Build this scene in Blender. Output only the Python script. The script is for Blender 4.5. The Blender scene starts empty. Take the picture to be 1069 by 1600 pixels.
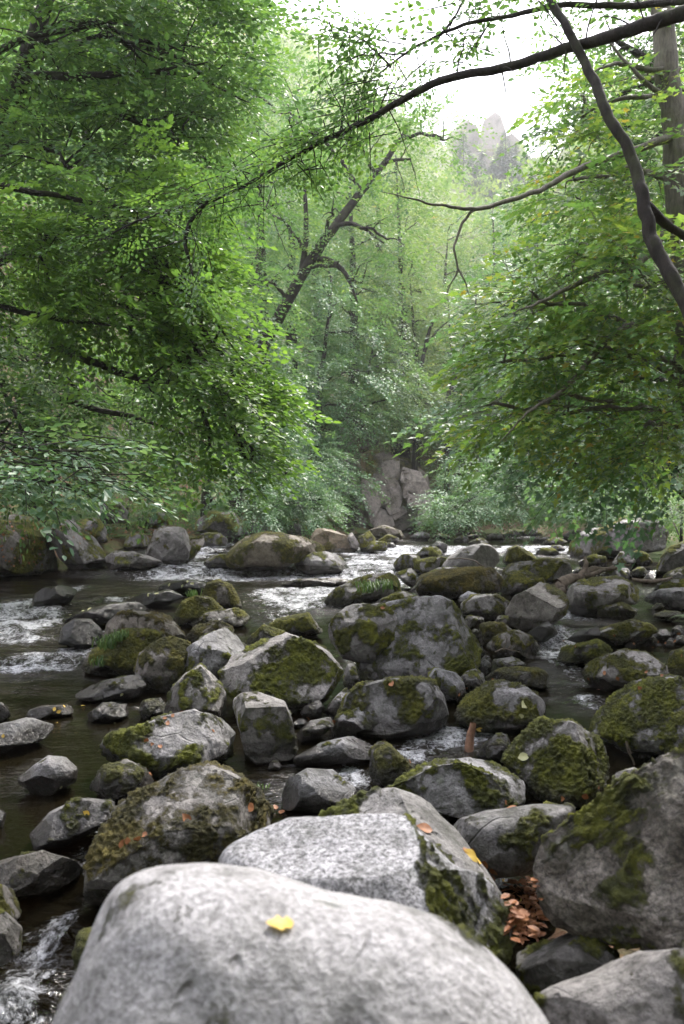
import bpy, bmesh, math, random
import numpy as np
from mathutils import Vector, Matrix
from mathutils.bvhtree import BVHTree

SC = bpy.context.scene
COL = SC.collection
# ------------------------------------------------------------------ camera
CAMZ = 1.55
FPX = 1600 * 28.0 / 36.0
cam_d = bpy.data.cameras.new('camera')
cam_d.sensor_fit = 'VERTICAL'; cam_d.sensor_height = 36; cam_d.sensor_width = 24
cam_d.lens = 28; cam_d.clip_start = 0.05; cam_d.clip_end = 2000
cam_d.dof.use_dof = True; cam_d.dof.focus_distance = 6.0; cam_d.dof.aperture_fstop = 3.4
cam = bpy.data.objects.new('camera', cam_d); COL.objects.link(cam)
cam.location = (0, 0, CAMZ); cam.rotation_euler = (math.radians(90), 0, 0)
SC.camera = cam
# ------------------------------------------------------------------ light
SUN_EL, SUN_AZ = 52, 28          # degrees; azimuth measured from straight ahead towards the right
world = bpy.data.worlds.new('World'); SC.world = world; world.use_nodes = True
wn = world.node_tree.nodes; wl = world.node_tree.links
for n in list(wn): wn.remove(n)
out = wn.new('ShaderNodeOutputWorld'); bg = wn.new('ShaderNodeBackground')
sky = wn.new('ShaderNodeTexSky'); sky.sky_type = 'NISHITA'; sky.sun_disc = False
sky.sun_elevation = math.radians(SUN_EL); sky.sun_rotation = math.radians(SUN_AZ)
sky.air_density = 1.0; sky.dust_density = 3.0; sky.ozone_density = 1.0
hsv = wn.new('ShaderNodeHueSaturation'); hsv.inputs['Saturation'].default_value = 0.30
mixc = wn.new('ShaderNodeMix'); mixc.data_type = 'RGBA'      # thin bright overcast over the blue
mixc.inputs[0].default_value = 0.6; mixc.inputs[7].default_value = (11.4, 11.05, 12.7, 1)
wl.new(sky.outputs[0], hsv.inputs['Color']); wl.new(hsv.outputs[0], mixc.inputs[6])
wl.new(mixc.outputs[2], bg.inputs['Color']); bg.inputs['Strength'].default_value = 0.11
wl.new(bg.outputs[0], out.inputs['Surface'])
sun_d = bpy.data.lights.new('sun', 'SUN'); sun_d.energy = 2.2; sun_d.angle = math.radians(8)
sun_d.color = (1.0, 0.95, 0.86)
sun = bpy.data.objects.new('sun', sun_d); COL.objects.link(sun)
el, az = math.radians(SUN_EL), math.radians(SUN_AZ)
sd = Vector((math.sin(az) * math.cos(el), math.cos(az) * math.cos(el), math.sin(el)))
sun.rotation_euler = sd.to_track_quat('Z', 'Y').to_euler()
SC.view_settings.view_transform = 'Standard'; SC.view_settings.look = 'None'
SC.view_settings.exposure = 2.08; SC.view_settings.gamma = 1.0
cy = SC.cycles
cy.use_denoising = True
cy.max_bounces = 6; cy.diffuse_bounces = 3; cy.glossy_bounces = 3; cy.transmission_bounces = 4
cy.transparent_max_bounces = 8; cy.volume_bounces = 1; cy.caustics_reflective = False; cy.caustics_refractive = False
cy.sample_clamp_indirect = 6.0

# ------------------------------------------------------------------ helpers
rng = np.random.default_rng(7)
random.seed(7)
def P(px, py, D): return np.array([(px - 534.5) / FPX * D, D, CAMZ + (800 - py) / FPX * D])

def sstep(a, b, x):
    t = np.clip((x - a) / (b - a), 0, 1); return t * t * (3 - 2 * t)

_perm = np.random.default_rng(3).permutation(256); _perm = np.concatenate([_perm] * 3).astype(np.int64)
_grad = np.random.default_rng(5).normal(size=(256, 3)); _grad /= np.linalg.norm(_grad, axis=1)[:, None]
def noise(p):
    p = np.asarray(p, dtype=np.float64); i = np.floor(p).astype(np.int64); f = p - i
    i &= 255; u = f * f * f * (f * (f * 6 - 15) + 10); r = 0
    for dx in (0, 1):
        wx = u[:, 0] if dx else 1 - u[:, 0]; a = _perm[(i[:, 0] + dx) & 255]
        for dy in (0, 1):
            wy = u[:, 1] if dy else 1 - u[:, 1]; b = _perm[a + ((i[:, 1] + dy) & 255)]
            for dz in (0, 1):
                wz = u[:, 2] if dz else 1 - u[:, 2]
                g = _grad[_perm[b + ((i[:, 2] + dz) & 255)]]
                r = r + wx * wy * wz * (g[:, 0] * (f[:, 0] - dx) + g[:, 1] * (f[:, 1] - dy) + g[:, 2] * (f[:, 2] - dz))
    return r * 1.6
def fbm(p, o=4, ridged=False):
    r = 0; a = 1.0; s = 0
    for k in range(o):
        n = noise(p * (2.03 ** k) + 17.3 * k)
        if ridged: n = 0.5 - np.abs(n) * 2
        r = r + a * n; s += a; a *= 0.5
    return r / s

def mesh_from(name, verts, groups, attrs=None, smooth=True):
    """verts Nx3, groups = list of (F x k) index arrays, attrs = {name: (domain, values)}"""
    me = bpy.data.meshes.new(name)
    verts = np.asarray(verts, dtype=np.float32)
    me.vertices.add(len(verts)); me.vertices.foreach_set('co', verts.ravel())
    groups = [np.asarray(g, dtype=np.int32) for g in groups if len(g)]
    nl = sum(g.size for g in groups); nf = sum(len(g) for g in groups)
    me.loops.add(nl); me.polygons.add(nf)
    me.loops.foreach_set('vertex_index', np.concatenate([g.ravel() for g in groups]))
    st = []; o = 0
    for g in groups:
        st.append(o + np.arange(len(g)) * g.shape[1]); o += g.size
    me.polygons.foreach_set('loop_start', np.concatenate(st).astype(np.int32))
    me.update(calc_edges=True)
    me.polygons.foreach_set('use_smooth', np.full(nf, smooth, dtype=bool))
    for k, (dom, val) in (attrs or {}).items():
        a = me.attributes.new(k, 'FLOAT', dom); a.data.foreach_set('value', np.asarray(val, dtype=np.float32))
    me.update()
    return me
def obj(name, me, mat=None, parent=None, loc=None):
    o = bpy.data.objects.new(name, me); COL.objects.link(o)
    if mat is not None and me is not None: me.materials.append(mat)
    if parent is not None: o.parent = parent
    if loc is not None: o.location = loc
    return o
def tag(o, label=None, cat=None, group=None, kind=None):
    if label: o['label'] = label
    if cat: o['category'] = cat
    if group: o['group'] = group
    if kind: o['kind'] = kind
    return o
def empty(name, loc): return obj(name, None, loc=tuple(loc))

# ------------------------------------------------------------------ materials
class NT:
    def __init__(s, name):
        s.m = bpy.data.materials.new(name); s.m.use_nodes = True; s.t = s.m.node_tree
        s.n = s.t.nodes; s.l = s.t.links
        for x in list(s.n): s.n.remove(x)
        s.out = s.n.new('ShaderNodeOutputMaterial')
    def node(s, typ, **kw):
        x = s.n.new('ShaderNode' + typ)
        for k, v in kw.items(): setattr(x, k, v)
        return x
    def put(s, sock, v):
        if hasattr(v, 'is_linked') or isinstance(v, bpy.types.NodeSocket): s.l.new(v, sock)
        else: sock.default_value = v
    def attr(s, name, typ='GEOMETRY', o='Fac'):
        a = s.node('Attribute', attribute_type=typ, attribute_name=name); return a.outputs[o]
    def math(s, op, a, b=0.0, c=None, clamp=False):
        x = s.node('Math', operation=op, use_clamp=clamp); s.put(x.inputs[0], a); s.put(x.inputs[1], b)
        if c is not None: s.put(x.inputs[2], c)
        return x.outputs[0]
    def mix(s, f, a, b, mode='MIX'):
        x = s.node('Mix', data_type='RGBA', blend_type=mode); s.put(x.inputs[0], f); s.put(x.inputs[6], a); s.put(x.inputs[7], b)
        return x.outputs[2]
    def ramp(s, f, stops):
        x = s.node('ValToRGB'); e = x.color_ramp.elements
        while len(e) < len(stops): e.new(0.5)
        for k, (p, c) in enumerate(stops):
            e[k].position = p; e[k].color = (c, c, c, 1) if isinstance(c, (int, float)) else (*c, 1)
        s.put(x.inputs[0], f); return x.outputs[0]
    def noise(s, scale, detail=4, rough=0.55, vec=None, dist=0.0):
        x = s.node('TexNoise'); x.inputs['Scale'].default_value = scale; x.inputs['Detail'].default_value = detail
        x.inputs['Roughness'].default_value = rough; x.inputs['Distortion'].default_value = dist
        if vec is not None: s.l.new(vec, x.inputs['Vector'])
        return x.outputs['Fac']
    def voro(s, scale, vec=None, feature='F1', o='Distance'):
        x = s.node('TexVoronoi', feature=feature); x.inputs['Scale'].default_value = scale
        if vec is not None: s.l.new(vec, x.inputs['Vector'])
        return x.outputs[o]
    def bump(s, h, strength=0.3, dist=0.02, normal=None):
        x = s.node('Bump'); x.inputs['Strength'].default_value = strength; x.inputs['Distance'].default_value = dist
        s.l.new(h, x.inputs['Height'])
        if normal is not None: s.l.new(normal, x.inputs['Normal'])
        return x.outputs[0]
    def bsdf(s, color, rough, normal=None, spec=0.5):
        x = s.node('BsdfPrincipled'); s.put(x.inputs['Base Color'], color); s.put(x.inputs['Roughness'], rough)
        s.put(x.inputs['Specular IOR Level'], spec)
        if normal is not None: s.l.new(normal, x.inputs['Normal'])
        return x.outputs[0]
    def done(s, sh): s.l.new(sh, s.out.inputs['Surface']); return s.m

def rock_material():
    t = NT('river_rock')
    tc = t.node('TexCoord').outputs['Object']; oi = t.node('ObjectInfo')
    off = t.node('VectorMath', operation='SCALE'); cmb = t.node('CombineXYZ')
    t.l.new(oi.outputs['Random'], cmb.inputs[0]); t.l.new(oi.outputs['Random'], cmb.inputs[1])
    t.l.new(cmb.outputs[0], off.inputs[0]); off.inputs['Scale'].default_value = 37.0
    va = t.node('VectorMath', operation='ADD'); t.l.new(tc, va.inputs[0]); t.l.new(off.outputs[0], va.inputs[1]); v = va.outputs[0]
    tone = t.attr('tone', 'OBJECT'); hue = t.attr('hue', 'OBJECT'); speck = t.attr('speck', 'OBJECT'); mc = t.attr('mosshue', 'OBJECT')
    moss = t.attr('moss'); cav = t.attr('cav'); wet = t.attr('wet')
    big = t.noise(2.2, 5, 0.6, v, 0.4); mid = t.noise(11, 6, 0.65, v, 0.3); fine = t.noise(75, 5, 0.75, v); vfine = t.noise(190, 3, 0.7, v)
    dark = t.mix(hue, (0.018, 0.018, 0.018, 1), (0.050, 0.034, 0.018, 1))
    pale = t.mix(hue, (0.30, 0.293, 0.305, 1), (0.27, 0.215, 0.14, 1))
    g = t.math('MULTIPLY_ADD', t.ramp(big, [(0.35, 0), (0.65, 1)]), 0.5, t.math('MULTIPLY', t.ramp(mid, [(0.36, 0), (0.64, 1)]), 0.5))
    g = t.math('ADD', t.math('MULTIPLY', t.math('MULTIPLY_ADD', g, 0.8, -0.42), t.attr('vary', 'OBJECT')), tone, clamp=True)
    c = t.mix(g, dark, pale)
    # crystalline speckle
    sp = t.ramp(fine, [(0.38, 0.25), (0.49, 0.95), (0.60, 1.7)])
    c = t.mix(t.math('MULTIPLY_ADD', speck, 0.75, 0.25), c, t.mix(1.0, c, sp, 'MULTIPLY'))
    # pale lichen spots
    lv = t.voro(9, v); ln = t.noise(6, 3, 0.5, v)
    lm = t.math('MULTIPLY', t.ramp(lv, [(0.12, 1), (0.3, 0)]), t.ramp(ln, [(0.55, 0), (0.66, 1)]))
    c = t.mix(t.math('MULTIPLY', lm, 0.45), c, (0.28, 0.30, 0.26, 1))
    # green-black film
    film = t.ramp(t.noise(4.0, 6, 0.7, v, 0.6), [(0.48, 0), (0.66, 1)])
    c = t.mix(t.math('MULTIPLY', film, 0.6), c, (0.022, 0.025, 0.014, 1))
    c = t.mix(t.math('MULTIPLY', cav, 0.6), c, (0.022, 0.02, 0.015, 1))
    # cracks
    dv = t.node('VectorMath', operation='ADD'); nv = t.node('TexNoise'); nv.inputs['Scale'].default_value = 1.3; nv.inputs['Detail'].default_value = 2; t.l.new(v, nv.inputs['Vector'])
    t.l.new(v, dv.inputs[0]); t.l.new(nv.outputs['Color'], dv.inputs[1])
    ck = t.math('MULTIPLY', t.ramp(t.voro(1.9, dv.outputs[0], 'DISTANCE_TO_EDGE'), [(0.0, 1), (0.012, 0)]), t.ramp(t.noise(2.7, 2, 0.5, v), [(0.58, 0), (0.72, 1)]))
    c = t.mix(t.math('MULTIPLY', ck, 0.5), c, (0.015, 0.014, 0.012, 1))
    pit = t.math('MULTIPLY', t.ramp(t.voro(12, dv.outputs[0]), [(0.10, 1), (0.26, 0)]), t.ramp(t.noise(5.5, 3, 0.6, v), [(0.53, 0), (0.62, 1)]))
    c = t.mix(t.math('MULTIPLY', pit, 0.5), c, (0.05, 0.048, 0.045, 1))
    # moss
    m1 = t.mix(mc, (0.024, 0.031, 0.006, 1), (0.040, 0.030, 0.009, 1)); m2 = t.mix(mc, (0.225, 0.245, 0.020, 1), (0.165, 0.118, 0.028, 1))
    mcol = t.mix(t.ramp(t.noise(22, 6, 0.7, v), [(0.3, 0), (0.72, 1)]), m1, m2)
    mcol = t.mix(t.ramp(t.noise(5, 3, 0.6, v), [(0.42, 0.6), (0.6, 0.0)]), mcol, (0.014, 0.018, 0.006, 1))
    mm = t.ramp(t.math('ADD', moss, t.math('MULTIPLY_ADD', t.noise(26, 6, 0.8, v), 1.1, -0.55)), [(0.36, 0), (0.56, 1)])
    c = t.mix(mm, c, mcol)
    wetn = t.ramp(t.math('ADD', wet, t.math('MULTIPLY_ADD', mid, 0.4, -0.2)), [(0.35, 0), (0.6, 1)])
    c = t.mix(wetn, c, t.mix(1.0, c, (0.28, 0.26, 0.24, 1), 'MULTIPLY'))
    rough = t.math('SUBTRACT', t.math('MULTIPLY_ADD', mm, 0.3, 0.66), t.math('MULTIPLY', wetn, 0.46))
    h = t.math('ADD', t.math('MULTIPLY_ADD', t.math('ADD', ck, pit), -0.8, t.math('MULTIPLY', fine, 0.35)), t.math('ADD', t.math('MULTIPLY', mid, 1.2), t.math('MULTIPLY', vfine, 0.15)))
    nb = t.bump(h, 0.9, 0.022)
    mh = t.math('ADD', t.noise(110, 4, 0.8, v), t.math('MULTIPLY', t.noise(35, 3, 0.7, v), 1.5))
    nb2 = t.bump(t.math('MULTIPLY', mh, mm), 1.0, 0.02, nb)
    return t.done(t.bsdf(c, rough, nb2, 0.45))

def leaf_material(name, cols, transl=0.4, rough=0.42, autumn=0.0):
    """cols: dark, mid, light"""
    t = NT(name)
    v = t.attr('v'); oi = t.node('ObjectInfo').outputs['Random']
    c = t.ramp(t.math('ADD', v, t.math('MULTIPLY_ADD', oi, 0.16, -0.08)), [(0.0, cols[0]), (0.5, cols[1]), (0.93, cols[2])] + ([(0.985, (0.30, 0.22, 0.03))] if autumn else []))
    geo = t.node('NewGeometry')
    c = t.mix(t.math('MULTIPLY', geo.outputs['Backfacing'], 0.35), c, t.mix(0.5, c, (0.16, 0.22, 0.12, 1)))
    p = t.bsdf(c, rough, None, 0.5)
    tr = t.node('BsdfTranslucent'); t.l.new(t.mix(1.0, c, (1.45, 1.5, 0.85, 1), 'MULTIPLY'), tr.inputs['Color'])
    mx = t.node('MixShader'); mx.inputs[0].default_value = transl; t.l.new(p, mx.inputs[1]); t.l.new(tr.outputs[0], mx.inputs[2])
    return t.done(mx.outputs[0])

def bark_material(name, c1, c2, moss=0.3):
    t = NT(name); tc = t.node('TexCoord').outputs['Object']
    mp = t.node('Mapping'); mp.inputs['Scale'].default_value = (1, 1, 0.25); t.l.new(tc, mp.inputs[0]); v = mp.outputs[0]
    n = t.noise(28, 5, 0.7, v); b = t.noise(5, 4, 0.6, tc)
    c = t.mix(t.ramp(n, [(0.3, 0), (0.7, 1)]), (*c1, 1), (*c2, 1))
    c = t.mix(t.math('MULTIPLY', t.ramp(b, [(0.48, 0), (0.62, 1)]), moss), c, (0.07, 0.09, 0.03, 1))
    return t.done(t.bsdf(c, 0.85, t.bump(n, 0.8, 0.02), 0.3))

def ground_material():
    t = NT('bank_ground'); tc = t.node('TexCoord').outputs['Object']
    n1 = t.noise(0.6, 5, 0.6, tc); n2 = t.noise(9, 6, 0.7, tc); v1 = t.voro(26, tc, 'F1', 'Color'); sep = t.node('SeparateColor'); t.l.new(v1, sep.inputs[0])
    soil = t.mix(t.ramp(n2, [(0.35, 0), (0.65, 1)]), (0.030, 0.021, 0.012, 1), (0.075, 0.05, 0.026, 1))
    litter = t.mix(sep.outputs[0], (0.07, 0.030, 0.014, 1), (0.15, 0.085, 0.045, 1))
    c = t.mix(t.ramp(sep.outputs[1], [(0.50, 0), (0.55, 0.8)]), soil, litter)
    green = t.mix(n2, (0.03, 0.055, 0.012, 1), (0.085, 0.12, 0.03, 1))
    c = t.mix(t.ramp(n1, [(0.45, 0), (0.58, 1)]), c, green)
    far = t.attr('far'); fg = t.mix(t.noise(0.05, 6, 0.7, tc), (0.06, 0.10, 0.03, 1), (0.17, 0.17, 0.07, 1))
    c = t.mix(far, c, fg)
    bed = t.attr('bed'); pb = t.voro(11, tc, 'F1', 'Color'); sp = t.node('SeparateColor'); t.l.new(pb, sp.inputs[0])
    bc = t.mix(sp.outputs[0], (0.02, 0.014, 0.007, 1), (0.11, 0.075, 0.04, 1))
    c = t.mix(bed, c, bc)
    h = t.math('ADD', n2, t.math('MULTIPLY', t.voro(26, tc), 0.5))
    return t.done(t.bsdf(c, 0.85, t.bump(h, 0.7, 0.05), 0.25))

def water_material():
    t = NT('river_water'); tc = t.node('TexCoord').outputs['Object']
    foam = t.attr('foam')
    mp = t.node('Mapping'); mp.inputs['Scale'].default_value = (0.75, 1.5, 1.0); t.l.new(tc, mp.inputs[0]); v = mp.outputs[0]
    h = t.math('ADD', t.math('MULTIPLY', t.noise(5.5, 3, 0.6, v, 0.5), 1.0), t.math('MULTIPLY', t.noise(17, 3, 0.6, v, 0.8), 0.38))
    nb = t.bump(t.math('MULTIPLY', h, t.math('MULTIPLY_ADD', foam, 1.6, 0.07)), 1.0, 0.11)
    tint = t.node('BsdfTransparent'); tint.inputs['Color'].default_value = (0.12, 0.08, 0.035, 1)
    body = t.node('BsdfDiffuse'); body.inputs['Color'].default_value = (0.010, 0.008, 0.004, 1)
    lw = t.node('LayerWeight'); lw.inputs['Blend'].default_value = 0.35
    m0 = t.node('MixShader'); t.l.new(t.math('MULTIPLY_ADD', lw.outputs['Facing'], 0.55, 0.3, clamp=True), m0.inputs[0]); t.l.new(tint.outputs[0], m0.inputs[1]); t.l.new(body.outputs[0], m0.inputs[2])
    gl = t.node('BsdfGlossy'); gl.inputs['Roughness'].default_value = 0.05; t.l.new(nb, gl.inputs['Normal'])
    fr = t.node('Fresnel'); fr.inputs['IOR'].default_value = 1.35; t.l.new(nb, fr.inputs['Normal'])
    m1 = t.node('MixShader'); t.l.new(fr.outputs[0], m1.inputs[0]); t.l.new(m0.outputs[0], m1.inputs[1]); t.l.new(gl.outputs[0], m1.inputs[2])
    mp2 = t.node('Mapping'); mp2.inputs['Scale'].default_value = (1.0, 1.0, 1.0); t.l.new(tc, mp2.inputs[0]); fv = mp2.outputs[0]
    fn = t.math('ADD', t.math('ADD', t.math('MULTIPLY', t.noise(7, 5, 0.75, fv, 1.4), 0.35), t.math('MULTIPLY', t.noise(38, 4, 0.7, fv, 0.6), 0.25)), t.math('MULTIPLY', t.noise(1.7, 4, 0.7, fv, 0.8), 0.4))
    fm = t.ramp(t.math('ADD', t.math('MULTIPLY_ADD', foam, 0.56, -0.42), t.math('MULTIPLY_ADD', fn, 2.6, -0.80)), [(0.44, 0), (0.72, 1)])
    fb = t.bsdf(t.mix(t.ramp(fn, [(0.38, 0), (0.62, 1)]), (0.16, 0.17, 0.18, 1), (0.75, 0.76, 0.80, 1)), 0.35, t.bump(fn, 1.0, 0.12), 0.5)
    m2 = t.node('MixShader'); t.l.new(t.math('MULTIPLY', fm, 0.9), m2.inputs[0]); t.l.new(m1.outputs[0], m2.inputs[1]); t.l.new(fb, m2.inputs[2])
    return t.done(m2.outputs[0])

def simple_mat(name, c1, c2, scale=20, rough=0.7, transl=0.0):
    t = NT(name); tc = t.node('TexCoord').outputs['Object']
    n = t.noise(scale, 4, 0.6, tc); c = t.mix(t.ramp(n, [(0.3, 0), (0.7, 1)]), (*c1, 1), (*c2, 1))
    p = t.bsdf(c, rough, t.bump(n, 0.4, 0.01), 0.4)
    if transl:
        tr = t.node('BsdfTranslucent'); t.l.new(c, tr.inputs['Color'])
        mx = t.node('MixShader'); mx.inputs[0].default_value = transl; t.l.new(p, mx.inputs[1]); t.l.new(tr.outputs[0], mx.inputs[2]); p = mx.outputs[0]
    return t.done(p)

M_ROCK = rock_material()
M_GROUND = ground_material(); M_WATER = water_material()
M_BARK = bark_material('dark_bark', (0.006, 0.005, 0.004), (0.026, 0.021, 0.017), 0.25)
M_BARK2 = bark_material('grey_bark', (0.06, 0.055, 0.045), (0.17, 0.155, 0.125), 0.45)
M_LEAF_ALDER = leaf_material('alder_leaf', [(0.026, 0.072, 0.032), (0.060, 0.140, 0.042), (0.150, 0.265, 0.045)], 0.42, 0.36)
M_LEAF_HORN = leaf_material('hornbeam_leaf', [(0.038, 0.095, 0.026), (0.100, 0.200, 0.032), (0.210, 0.330, 0.045)], 0.50, 0.42)
M_LEAF_BEECH = leaf_material('beech_leaf', [(0.036, 0.092, 0.042), (0.082, 0.165, 0.060), (0.19, 0.28, 0.080)], 0.46, 0.52)
M_LEAF_MAPLE = leaf_material('maple_leaf', [(0.036, 0.098, 0.034), (0.090, 0.185, 0.042), (0.24, 0.31, 0.048)], 0.50, 0.38, 1)
M_LEAF_PALE = leaf_material('pale_leaf', [(0.045, 0.115, 0.055), (0.10, 0.20, 0.095), (0.19, 0.29, 0.14)], 0.35, 0.46)
M_LEAF_FAR = leaf_material('far_leaf', [(0.055, 0.105, 0.048), (0.12, 0.185, 0.08), (0.25, 0.29, 0.13)], 0.45, 0.65, 1)
M_LEAF_CON = leaf_material('conifer_needle', [(0.010, 0.028, 0.014), (0.018, 0.045, 0.022), (0.035, 0.070, 0.032)], 0.1, 0.6)
M_LEAF_VAL = leaf_material('valley_leaf', [(0.040, 0.092, 0.052), (0.095, 0.178, 0.080), (0.22, 0.30, 0.11)], 0.46, 0.52)
M_FERN = leaf_material('fern_leaf', [(0.025, 0.06, 0.015), (0.05, 0.11, 0.022), (0.10, 0.16, 0.035)], 0.3, 0.5)
M_YELLOW = simple_mat('yellow_leaf', (0.50, 0.32, 0.04), (0.62, 0.45, 0.10), 30, 0.5, 0.25)
M_CREAM = simple_mat('cream_leaf', (0.36, 0.36, 0.17), (0.48, 0.47, 0.27), 30, 0.5, 0.25)
M_ORANGE = simple_mat('orange_leaf', (0.16, 0.055, 0.02), (0.34, 0.15, 0.06), 30, 0.55, 0.2)
M_DRIFT = simple_mat('driftwood', (0.05, 0.036, 0.026), (0.17, 0.135, 0.105), 14, 0.8)

# ------------------------------------------------------------------ river and land shape
def water_z(x, y):
    x = np.asarray(x, float); y = np.asarray(y, float)
    w = 0.5 * np.sin(x * 0.9) + 0.3 * np.sin(x * 2.3 + 1)
    z = -0.14 * (1 - sstep(2.4, 3.8, y))
    soft = sstep(7.5, 13.0, y) * 0.14; hard = sstep(9.15, 9.6, y + 0.25 * w) * 0.14
    k = sstep(-0.5, 1.0, x); z = z + soft * (1 - k) + hard * k
    z = z + 0.16 * sstep(17.0, 17.5, y + 0.35 * w) + 0.12 * sstep(24.2, 24.8, y + 0.5 * w)
    return z
LX = ([-20, 12, 16, 22, 30, 40, 46, 60, 100, 300], [-9.5, -9.3, -9.2, -8.2, -4.6, 0.2, 2.2, 4, 8, 50])
RX = ([-20, 3, 6, 9, 14, 22, 35, 46, 60, 100, 300], [0.3, 0.8, 2.7, 4.7, 7.2, 9.6, 9.2, 7.5, 9, 18, 70])
def land_z(x, y):
    x = np.asarray(x, float); y = np.asarray(y, float)
    xl = np.interp(y, *LX); xr = np.interp(y, *RX)
    sl = xl - x; sr = x - xr; s = np.maximum(sl, sr)
    wz = water_z(x, y)
    end = np.maximum(0, y - 47)
    inn = sstep(-1.0, 0.5, s)
    z = wz - 0.42 + inn * 0.62
    p = np.maximum(0, s - 0.3)
    z = z + 0.16 * np.minimum(p, 4) + 0.75 * np.clip(p - 4, 0, 60) + 0.2 * np.maximum(p - 64, 0)
    z = z + 0.95 * sstep(0, 4, end) + 0.50 * np.clip(end - 2, 0, 250)
    far = sstep(60, 150, y)
    q = np.stack([x * 0.02, y * 0.02, 0 * x], 1)
    z = z + far * 22 * fbm(q, 4) + 0.12 * fbm(np.stack([x * 1.3, y * 1.3, 0 * x], 1), 3)
    return z
def ground_at(x, y): return float(land_z(np.array([x]), np.array([y]))[0])

# ---- terrain sheet
ys = np.concatenate([np.linspace(-30, 0.5, 24), 0.8 * (520 / 0.8) ** (np.linspace(0, 1, 330))])
ss = np.linspace(-1, 1, 300); ss = np.sign(ss) * np.abs(ss) ** 1.25
Y, S = np.meshgrid(ys, ss, indexing='ij'); X = S * (13 + np.abs(Y) * 1.15)
x, y = X.ravel(), Y.ravel(); z = land_z(x, y)
xl = np.interp(y, *LX); xr = np.interp(y, *RX); s_ = np.maximum(xl - x, x - xr)
z = z + 0.05 * fbm(np.stack([x * 4, y * 4, 0 * x], 1), 3) * (y < 40)
bed = (1 - sstep(-0.6, 0.1, s_)) * (y < 47); far = sstep(45, 90, y)
def grid_faces(a, b):
    i = np.arange(a * b).reshape(a, b); return np.stack([i[:-1, :-1], i[:-1, 1:], i[1:, 1:], i[1:, :-1]], -1).reshape(-1, 4)
tag(obj('ground', mesh_from('ground', np.stack([x, y, z], 1), [grid_faces(len(ys), len(ss))], {'bed': ('POINT', bed), 'far': ('POINT', far)}), M_GROUND), kind='structure')

# ---- water sheet
FOAM = [  # centre px, py, half width px, half height px, strength
 (330,862,22,14,1.3),(250,882,40,5,1.0),(330,884,40,5,1.1),(430,884,70,4,0.9),(360,868,14,10,1.1),(470,882,16,10,0.9),
 (530,858,35,3,1.0),(590,858,50,5,1.1),(640,856,40,5,1.0),(575,880,40,16,1.1),(600,888,40,14,1.1),(545,892,60,5,0.9),(520,900,90,7,0.65),
 (700,856,40,5,1.0),(740,862,30,4,0.7),(660,900,24,8,0.9),(655,935,20,10,0.6),(630,870,16,10,0.8),(500,872,10,8,0.9),
 (500,925,80,8,0.8),(430,930,60,12,0.7),(470,945,60,10,0.75),(400,895,120,6,0.6),(440,965,40,8,0.6),(300,895,120,5,0.5),(560,915,50,6,0.6),
 (30,958,60,14,0.95),(45,975,70,16,0.85),(15,945,50,10,0.8),(115,920,22,6,0.8),(180,938,40,7,0.75),(20,998,80,5,0.9),(40,1030,60,14,0.5),
 (110,1025,60,16,0.85),(70,1045,60,12,0.6),(240,915,60,5,0.35),(310,905,90,5,0.35),(230,950,30,5,0.5),(165,985,10,10,0.8),
 (820,838,30,4,1.0),(860,856,60,5,0.95),(800,856,40,4,0.8),(780,905,14,10,0.7),(880,868,40,6,0.4),
 (870,990,26,18,1.1),(855,1005,30,14,0.9),(880,960,30,8,0.7),(935,965,50,10,0.5),(850,1025,30,14,0.5),(885,1045,30,14,0.5),(905,1080,40,20,0.45),
 (920,1100,30,14,0.55),(700,1150,50,14,1.0),(660,1165,50,16,0.95),(630,1185,40,14,0.6),(740,1145,40,8,0.8),(780,1135,30,8,0.5),
 (500,1200,60,16,0.4),(420,1225,40,20,0.35),(540,1210,30,12,0.6),(570,1225,20,12,0.6),
 (40,1520,60,50,0.7),(80,1460,40,30,0.4),(20,1590,60,30,0.6),(125,1420,20,30,0.35),(130,1330,30,12,0.5),(150,1300,30,6,0.5),(190,1105,30,6,0.4),(160,1060,30,5,0.4),
 (1000,925,60,8,0.35),(955,935,30,6,0.4),(620,845,60,3,0.5),(540,1030,14,10,0.7)]
ysw = 0.7 * (49.5 / 0.7) ** np.linspace(0, 1, 900)
ssw = np.linspace(-1, 1, 520)
Y, S = np.meshgrid(ysw, ssw, indexing='ij'); X = S * (0.46 * Y + 3.2 * (1 - np.exp(-Y / 3)) + 0.6)
X = np.clip(X, -12.5, 12.5)
x, y = X.ravel(), Y.ravel(); z = water_z(x, y)
foam = np.zeros_like(x)
for (fx, fy, rx, ry, st) in FOAM:
    for it in range(1):
        D = 10.0
        for k in range(30):
            D = 0.5 * D + 0.5 * (CAMZ - float(water_z(P(fx, fy, D)[0], D))) * FPX / (fy - 800)
    X0 = P(fx, fy, D)[0]; rX = rx / FPX * D; rY = max(0.12, ry / FPX * D * D / 1.45)
    foam += st * np.exp(-((x - X0) / rX) ** 2 * 0.9 - ((y - D) / rY) ** 2 * 0.9)
dz = np.gradient(z.reshape(X.shape), axis=0) / np.gradient(Y, axis=0)
foam += 0.35 * sstep(0.12, 0.4, dz.ravel()) * (fbm(np.stack([x * 1.1, 0 * x, y * 0.2], 1), 2) + 0.45)
foam = np.clip(foam, 0, 0.88)
q = np.stack([x * 0.9, y * 2.0, 0 * x], 1)
amp = 0.010 + 0.075 * np.clip(foam, 0, 1)
quiet = 1 - 0.7 * np.exp(-((x + 1.9) / 1.6) ** 2 - ((y - 4.9) / 1.4) ** 2)
z = z + (fbm(q * 2.2, 4) * 1.1 * amp + (0.018 + 0.02 * sstep(5, 9, y)) * fbm(q * 0.9, 2)) * quiet + 0.05 * foam * np.clip(fbm(q * 4 + 9, 3), -0.3, 1)
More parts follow.
